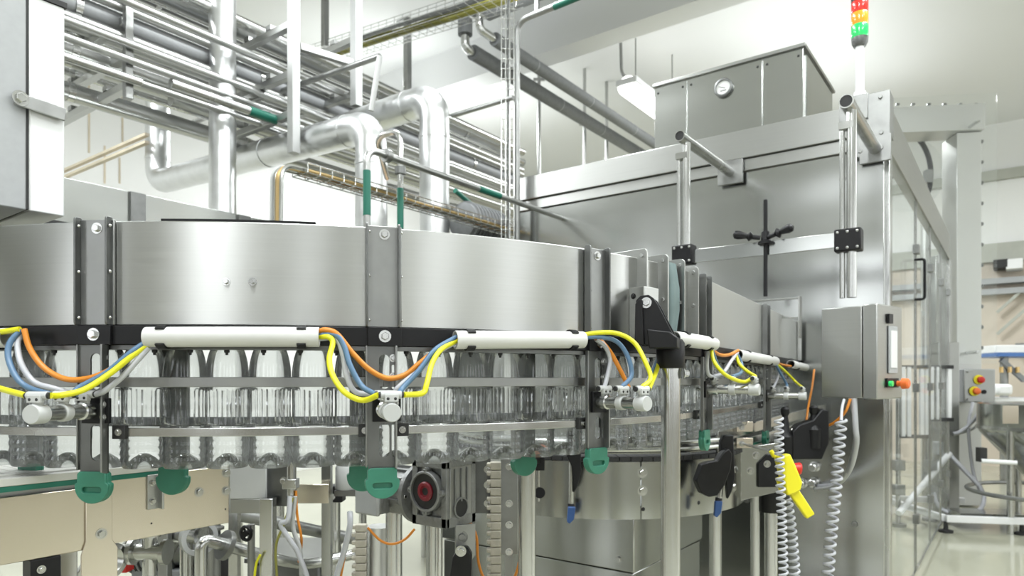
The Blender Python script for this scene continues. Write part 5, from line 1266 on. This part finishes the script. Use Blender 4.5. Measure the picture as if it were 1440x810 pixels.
part('block', MB().plate([(-.03, -.15), (.10, -.15), (.13, -.08), (.13, .06), (.10, .07), (.06, .02), (.0, .0), (-.03, -.03)], [], P(1116, 596, 3.0), RT, UP, .06), 'black', bk, bevel=.006)
for px_, py_, h in ((1104, 572, 68), (1144, 570, 60)):
    part('pin', MB().lathe(P(px_, py_ + h, 2.96), UP, [(0, .03), (.08, .034), (.1, .02), (h * 2.96 / 960 - .04, .012), (h * 2.96 / 960 - .03, .018), (h * 2.96 / 960 - .01, .019), (h * 2.96 / 960, .009)], 16), 'black', bk)
part('rod', MB().cyl(P(1112, 606, 2.97), P(1138, 604, 2.97), .012), 'tube', bk)
part('mount', MB().cyl(P(1118, 625, 3.06), V((P(1118, 625, 3.06).x - .1, CY0 + .002, P(1118, 625, 3.06).z)), .025), 'dark_steel', bk)
sn = thing('steel_stub', 'pair of short steel stubs on the cabinet face under the red knob', 'fitting', PY(1135, 675, CY0))
for px_, py_ in ((1129, 679), (1145, 678), (1146, 656)):
    q = PY(px_, py_, CY0); part('stub', MB().lathe(q + V((0, .004, 0)), (0, -1, 0), [(0, .03), (.02, .03), (.022, .022), (.07, .022), (.075, .016)], 18), 'tube', sn)
cable([(1201, 560, 2.95), (1203, 600, 2.95), (1204, 625, 3.0), (1195, 660, 3.2), (1178, 680, 3.5), (1150, 684, 3.8)], 'clear_hose', .012, 'pale cable bundle curving from under the control box to the cabinet', 'cables under the control box')
cable([(1196, 560, 2.96), (1202, 590, 2.98), (1202, 625, 3.05), (1190, 665, 3.25), (1172, 684, 3.5), (1146, 688, 3.8)], 'white_plastic', .009, 'second pale cable beside the bundle under the control box', 'cables under the control box')
cable([(1196, 561, 2.95), (1188, 580, 2.95), (1172, 595, 3.0), (1156, 602, 3.05), (1150, 612, 3.05)], 'orange', .006, 'orange cable from under the control box to the black holder', 'cables under the control box')
cable([(1145, 520, 3.3), (1142, 545, 3.2), (1137, 570, 3.1), (1134, 592, 3.05)], 'orange', .005, 'thin orange cable dropping from the duct end', 'cables under the control box')

# ================================================================== BEYOND THE GLASS AND AT THE RIGHT
ax = (RT * .991 - FW * .134).normalized(); ay = V((-ax.y, ax.x, 0))
d = 7.55
pf = thing('portal_frame', 'tall bright steel portal frame behind the glass enclosure at the right', 'frame', P(1360, 700, d).xy.to_3d())
def fb(px0, px1, y0, y1, dd, thick):
    a = P((px0 + px1) / 2, (y0 + y1) / 2, dd); return MB().obox(a + ay * thick / 2, ax * ((px1 - px0) / 2 * dd / 960), ay * (thick / 2), UP * (abs(y1 - y0) / 2 * dd / 960))
m = fb(1347, 1379, 186, 711, d, .34)
part('post', m, 'lit_steel', pf, bevel=.004)
part('post', fb(1222, 1254, 186, 711, d + .2, .34), 'sheet', pf, bevel=.004)
part('top_beam', fb(1222, 1379, 149, 185, d, .34), 'lit_steel', pf, bevel=.004)
pl = []
for y in range(170, 500, 29): pl.append((P(1379.5, y, d), ax))
for x in range(1262, 1376, 22): pl.append((P(x, 148, d + .01), UP))
for x in (1349, 1357, 1365, 1373): pl.append((P(x, 180, d - .002), -ay))
pl += [(P(1368, 158, d - .002), -ay), (P(1354, 172, d - .002), -ay)]
bolts(pf, pl, .022, .02, 'dark_steel', 'bolt', False)
a = P(1260, 365, d + .1)
gp_ = solo('guard_panel', fb(1256, 1396, 134, 512, d - .25, .012), 'glass', 'clear plastic guard panel standing in front of the bright portal frame', 'guard panel')
for yy in (170, 495):
    p = P(1376, yy, d - .24); part('standoff', MB().cyl(p, p + ay * .24, .018), 'tube', gp_)
hr = P(1300, 240, 7.95)
hl = thing('round_hatch', 'clear round hatch with a black rim inside the portal opening', 'hatch', hr - UP * .6)
part('rim', MB().tube([P(1272 + 37 * sin(a), 245 - 58 * cos(a), 7.9) for a in [radians(10 + 8 * k) for k in range(16)]], .028, 8), 'black', hl)
part('disc', MB().lathe(P(1272, 245, 7.93), ay, [(0, .44), (.02, .44)], 40), 'glass', hl, 'clear disc')
part('hinge', fb(1303, 1312, 238, 256, 7.85, .08), 'dull', hl)
part('stand', MB().cyl(P(1300, 290, 7.96), P(1300, 290, 7.96).xy.to_3d(), .04), 'tube', hl)
# switch box on the portal post
d2 = 7.2
sb = thing('switch_box', 'grey switch box with red and yellow switches on the portal post', 'switch box', P(1377, 566, d2))
part('case', fb(1357, 1398, 519, 566, d2, .3), 'grey_paint', sb, bevel=.008)
part('lid', fb(1358, 1397, 520, 565, d2 - .012, .014), 'steel', sb, bevel=.004)
for px_, py_, mm, k2 in ((1376, 534, 'yellow_gun', 'red'), (1370, 550, 'yellow_gun', 'orange_knob')):
    q = P(px_, py_, d2 - .012)
    o = part('switch_plate', MB().lathe(q, -ay, [(0, .052), (.012, .05)], 20), mm, sb, 'yellow ring')
    part('switch_knob', MB().lathe(q - ay * .01 + ax * .012, -ay, [(0, .036), (.03, .034), (.034, .028)], 18), k2, o, 'red knob')
part('push_button', MB().lathe(P(1383, 551, d2 - .012), -ay, [(0, .024), (.02, .022)], 14), 'black', sb)
rivets(sb, [(P(x, y, d2 - .012), -ay) for x in (1360.5, 1394.5) for y in (523, 562)], .012, .008, 'dull', 'lid_screw')
# hopper
hc = P(1478, 600, 6.4); zf = lambda y: 1.4 + (535 - y) / 960 * 6.4
hp2 = thing('steel_hopper', 'steel cone hopper cut by the right edge of the picture', 'hopper', hc.xy.to_3d())
part('cone', MB().lathe((hc.x, hc.y, zf(690)), UP, [(0, .10), (zf(610) - zf(690), .555), (zf(602) - zf(690), .58), (zf(568) - zf(690), .58), (zf(567) - zf(690), .555)], 40), 'sheet', hp2)
part('outlet', MB().cyl((hc.x, hc.y, zf(700)), (hc.x, hc.y, zf(688)), .10), 'tube', hp2)
part('seam_ring', MB().lathe((hc.x, hc.y, zf(604)), UP, [(0, .59), (.03, .59)], 40), 'tube', hp2)
for k in range(3):
    a = radians(200 + 120 * k); p = hc + (RT * cos(a) + FW * sin(a)) * .55; part('leg', MB().cyl((p.x, p.y, 0), (p.x, p.y, zf(590)), .03), 'tube', hp2)
part('ring_rail', MB().tube([(hc + (RT * cos(a) + FW * sin(a)) * .66).xy.to_3d() + UP * zf(693) for a in [2 * pi * k / 32 for k in range(32)]], .02, 8, closed=True), 'dull', hp2)
part('label_plate', MB().obox(P(1421, 583, 6.05), RT * .07, FW * .003, UP * .08), 'floor_tint', hp2)
k = part('level_bar', MB().cyl(P(1380, 648, 6.1), P(1430, 651, 6.0), .02), 'white', hp2)
part('bar_clamp', fb(1379, 1388, 630, 650, 6.1, .08), 'rubber', hp2)
# base frame on the floor
bf = thing('base_frame', 'low pale tube frame on black feet at the lower right', 'frame', P(1380, 752, 6.25).xy.to_3d())
z = .125
a = P(1330, 0, 6.3).xy.to_3d() + UP * z; b = P(1470, 0, 6.15).xy.to_3d() + UP * z
part('front_tube', MB().bar(a, b, .05, .06), 'white', bf, bevel=.004)
part('rear_tube', MB().bar(a + FW * 1.1, b + FW * 1.1, .05, .06), 'white', bf, bevel=.004)
part('side_tube', MB().bar(a + FW * .03, a + FW * 1.08, .05, .06), 'white', bf, bevel=.004)
for q in (a, P(1437, 0, 6.2).xy.to_3d(), a + FW * 1.1):
    f = part('foot', MB().lathe((q.x, q.y, 0), UP, [(0, .06), (.02, .06), (.03, .02), (.1, .018)], 16), 'rubber', bf)
part('drip_tray', MB().obox(P(1384, 731, 6.5).xy.to_3d() + UP * .12, ax * .28, ay * .15, UP * .035), 'sheet', bf)
# bar guards inside the enclosure
def bars(px_list, y0, y1, d, label, foot_px):
    t = thing('bar_guard', label, 'guard', P(foot_px, 700, d).xy.to_3d(), 'guards of upright white bars inside the enclosure')
    for x in px_list: part('upright_bar', fb(x - 2.6, x + 2.6, y0, y1, d, .035), 'white', t, bevel=.004)
    for y in (y0, y1): part('cross_bar', fb(px_list[0] - 4, px_list[-1] + 4, y - 2.5, y + 2.5, d + .005, .05), 'rubber', t)
    q = P(foot_px, 600, d + .06)
    part('stand', MB().cyl((q.x, q.y, .02), (q.x, q.y, 1.4 + (535 - y0) / 960 * d), .022), 'tube', t)
    part('stand_foot', MB().cyl((q.x, q.y, 0), (q.x, q.y, .03), .07), 'dull', t)
    for y in (655, 690): part('stand_clamp', MB().obox((q.x, q.y, 1.4 + (535 - y) / 960 * d), RT * .05, FW * .04, UP * .05), 'dull', t, bevel=.006)
bars([1271, 1279, 1297, 1304], 516, 614, 6.5, 'white bar guard of four bars nearest the control box', 1263)
bars([1311, 1320, 1336], 516, 590, 6.75, 'white bar guard of three bars nearest the portal post', 1308)
def strut(pts, m, r, label, cat='tube', name='strut_tube'): return solo(name, MB().tube(smooth_path([P(*q) for q in pts], 6), r, 10), m, label, cat, smooth=60)
strut([(1264, 722, 6.4), (1300, 680, 6.7), (1335, 638, 7.0)], 'white', .03, 'pale slanting tube rising from the floor behind the glass')
strut([(1336, 640, 7.0), (1360, 665, 6.9), (1378, 684, 6.8)], 'clear_hose', .022, 'pale slanting hose right of the slanting tube', 'hose', 'loose_hose')
strut([(1378, 684, 6.8), (1384, 700, 6.7), (1376, 718, 6.6), (1345, 724, 6.6), (1320, 712, 6.7), (1312, 690, 6.8)], 'clear_hose', .020, 'pale hose lying in a loop on the low frame', 'hose', 'loose_hose')
strut([(1383, 566, 7.1), (1370, 590, 7.0), (1352, 606, 7.0), (1340, 610, 7.0)], 'clear_hose', .018, 'pale cable sweeping left from under the switch box', 'cable', 'loose_cable')
strut([(1368, 566, 7.1), (1362, 600, 7.0), (1368, 660, 6.9), (1378, 690, 6.8)], 'clear_hose', .016, 'pale cable dropping from under the switch box', 'cable', 'loose_cable')
strut([(1390, 566, 7.1), (1372, 600, 7.05), (1340, 612, 7.05)], 'white_plastic', .014, 'second pale cable sweeping left from under the switch box', 'cable', 'loose_cable')
q = P(1328, 620, 7.2); t = thing('valve_stand', 'grey steel valve stand with small fittings behind the white bar guards', 'stand', q.xy.to_3d())
part('column', MB().obox(V((q.x, q.y, .9)), ax * .10, ay * .10, UP * .9), 'steel', t, bevel=.004)
part('junction_box', fb(1318, 1336, 622, 640, 7.0, .12), 'grey_paint', t, bevel=.006)
part('upper_column', MB().obox(V((q.x, q.y, 2.25)) - ax * .06, ax * .06, ay * .08, UP * .46), 'sheet', t, bevel=.004)
for zz in range(8): part('valve_knob', MB().cyl(P(1322, 648 + zz * 7, 7.08), P(1322, 648 + zz * 7, 7.0), .02, n=10), 'dull', t)
# far machines along the back wall
fc = thing('far_conveyor', 'white and blue conveyor table in the far background at the right edge', 'conveyor', P(1425, 600, 9.2).xy.to_3d())
MT['far_blue'] = mat('blue_paint', (0.06, 0.16, 0.42), 0.45, noise=0.1)
part('white_deck', fb(1403, 1500, 485, 496, 9.2, .8), 'white', fc, bevel=.01)
part('blue_band', fb(1403, 1500, 496, 501, 9.19, .82), 'far_blue', fc)
part('brace', MB().bar(P(1408, 506, 9.3), P(1440, 535, 9.3), .05, .06), 'insul', fc)
for x in (1412, 1470):
    p = P(x, 502, 9.4); part('leg', MB().cyl((p.x, p.y, 0), p, .05), 'dull', fc)
part('lower_deck', fb(1400, 1500, 560, 566, 9.0, .8), 'white', fc)
part('white_cover', fb(1403, 1425, 540, 556, 8.9, .4), 'white', fc, bevel=.04)
for x in (1408, 1420, 1431): part('lamp', MB().cyl(P(x, 524, 9.25), P(x, 516, 9.25), .025), 'brass', fc)
for px0, px1, y0, y1, mm, lab in ((1399, 1416, 367, 379, 'rubber', 'dark box on the far wall under the olive trim'), (1417, 1436, 366, 380, 'white', 'white box on the far wall under the olive trim'), (1430, 1450, 483, 496, 'cast', 'dark far machine part above the white conveyor')):
    q = PY((px0 + px1) / 2, (y0 + y1) / 2, YB - .2); dd = depth(q); w_ = (px1 - px0) / 2 * dd / 960; h_ = (y1 - y0) / 2 * dd / 960
    solo('wall_unit', MB().box((q.x - w_, YB - .4, q.z - h_), (q.x + w_, YB - .05, q.z + h_)), mm, lab, 'box', bevel=.01)
for y0, y1, lab in ((390, 396, 'grey duct along the far wall, upper'), (405, 409, 'thin pale duct along the far wall, lower')):
    q = PY(1420, y0, YB - .2); solo('wall_duct', MB().box((-4, YB - .25, q.z - .09), (XR, YB - .05, q.z)), 'grey_paint', lab, 'duct')
a = PY(1402, 470, YB - .2); b = PY(1440, 425, YB - .2)
for k in range(2): solo('slant_rail', MB().bar(a + V((0, 0, .35 * k)), b + V((1, 0, .35 * k + .9)), .045, .045), 'band', ('upper' if k else 'lower') + ' slanting handrail against the far beige wall', 'handrail')
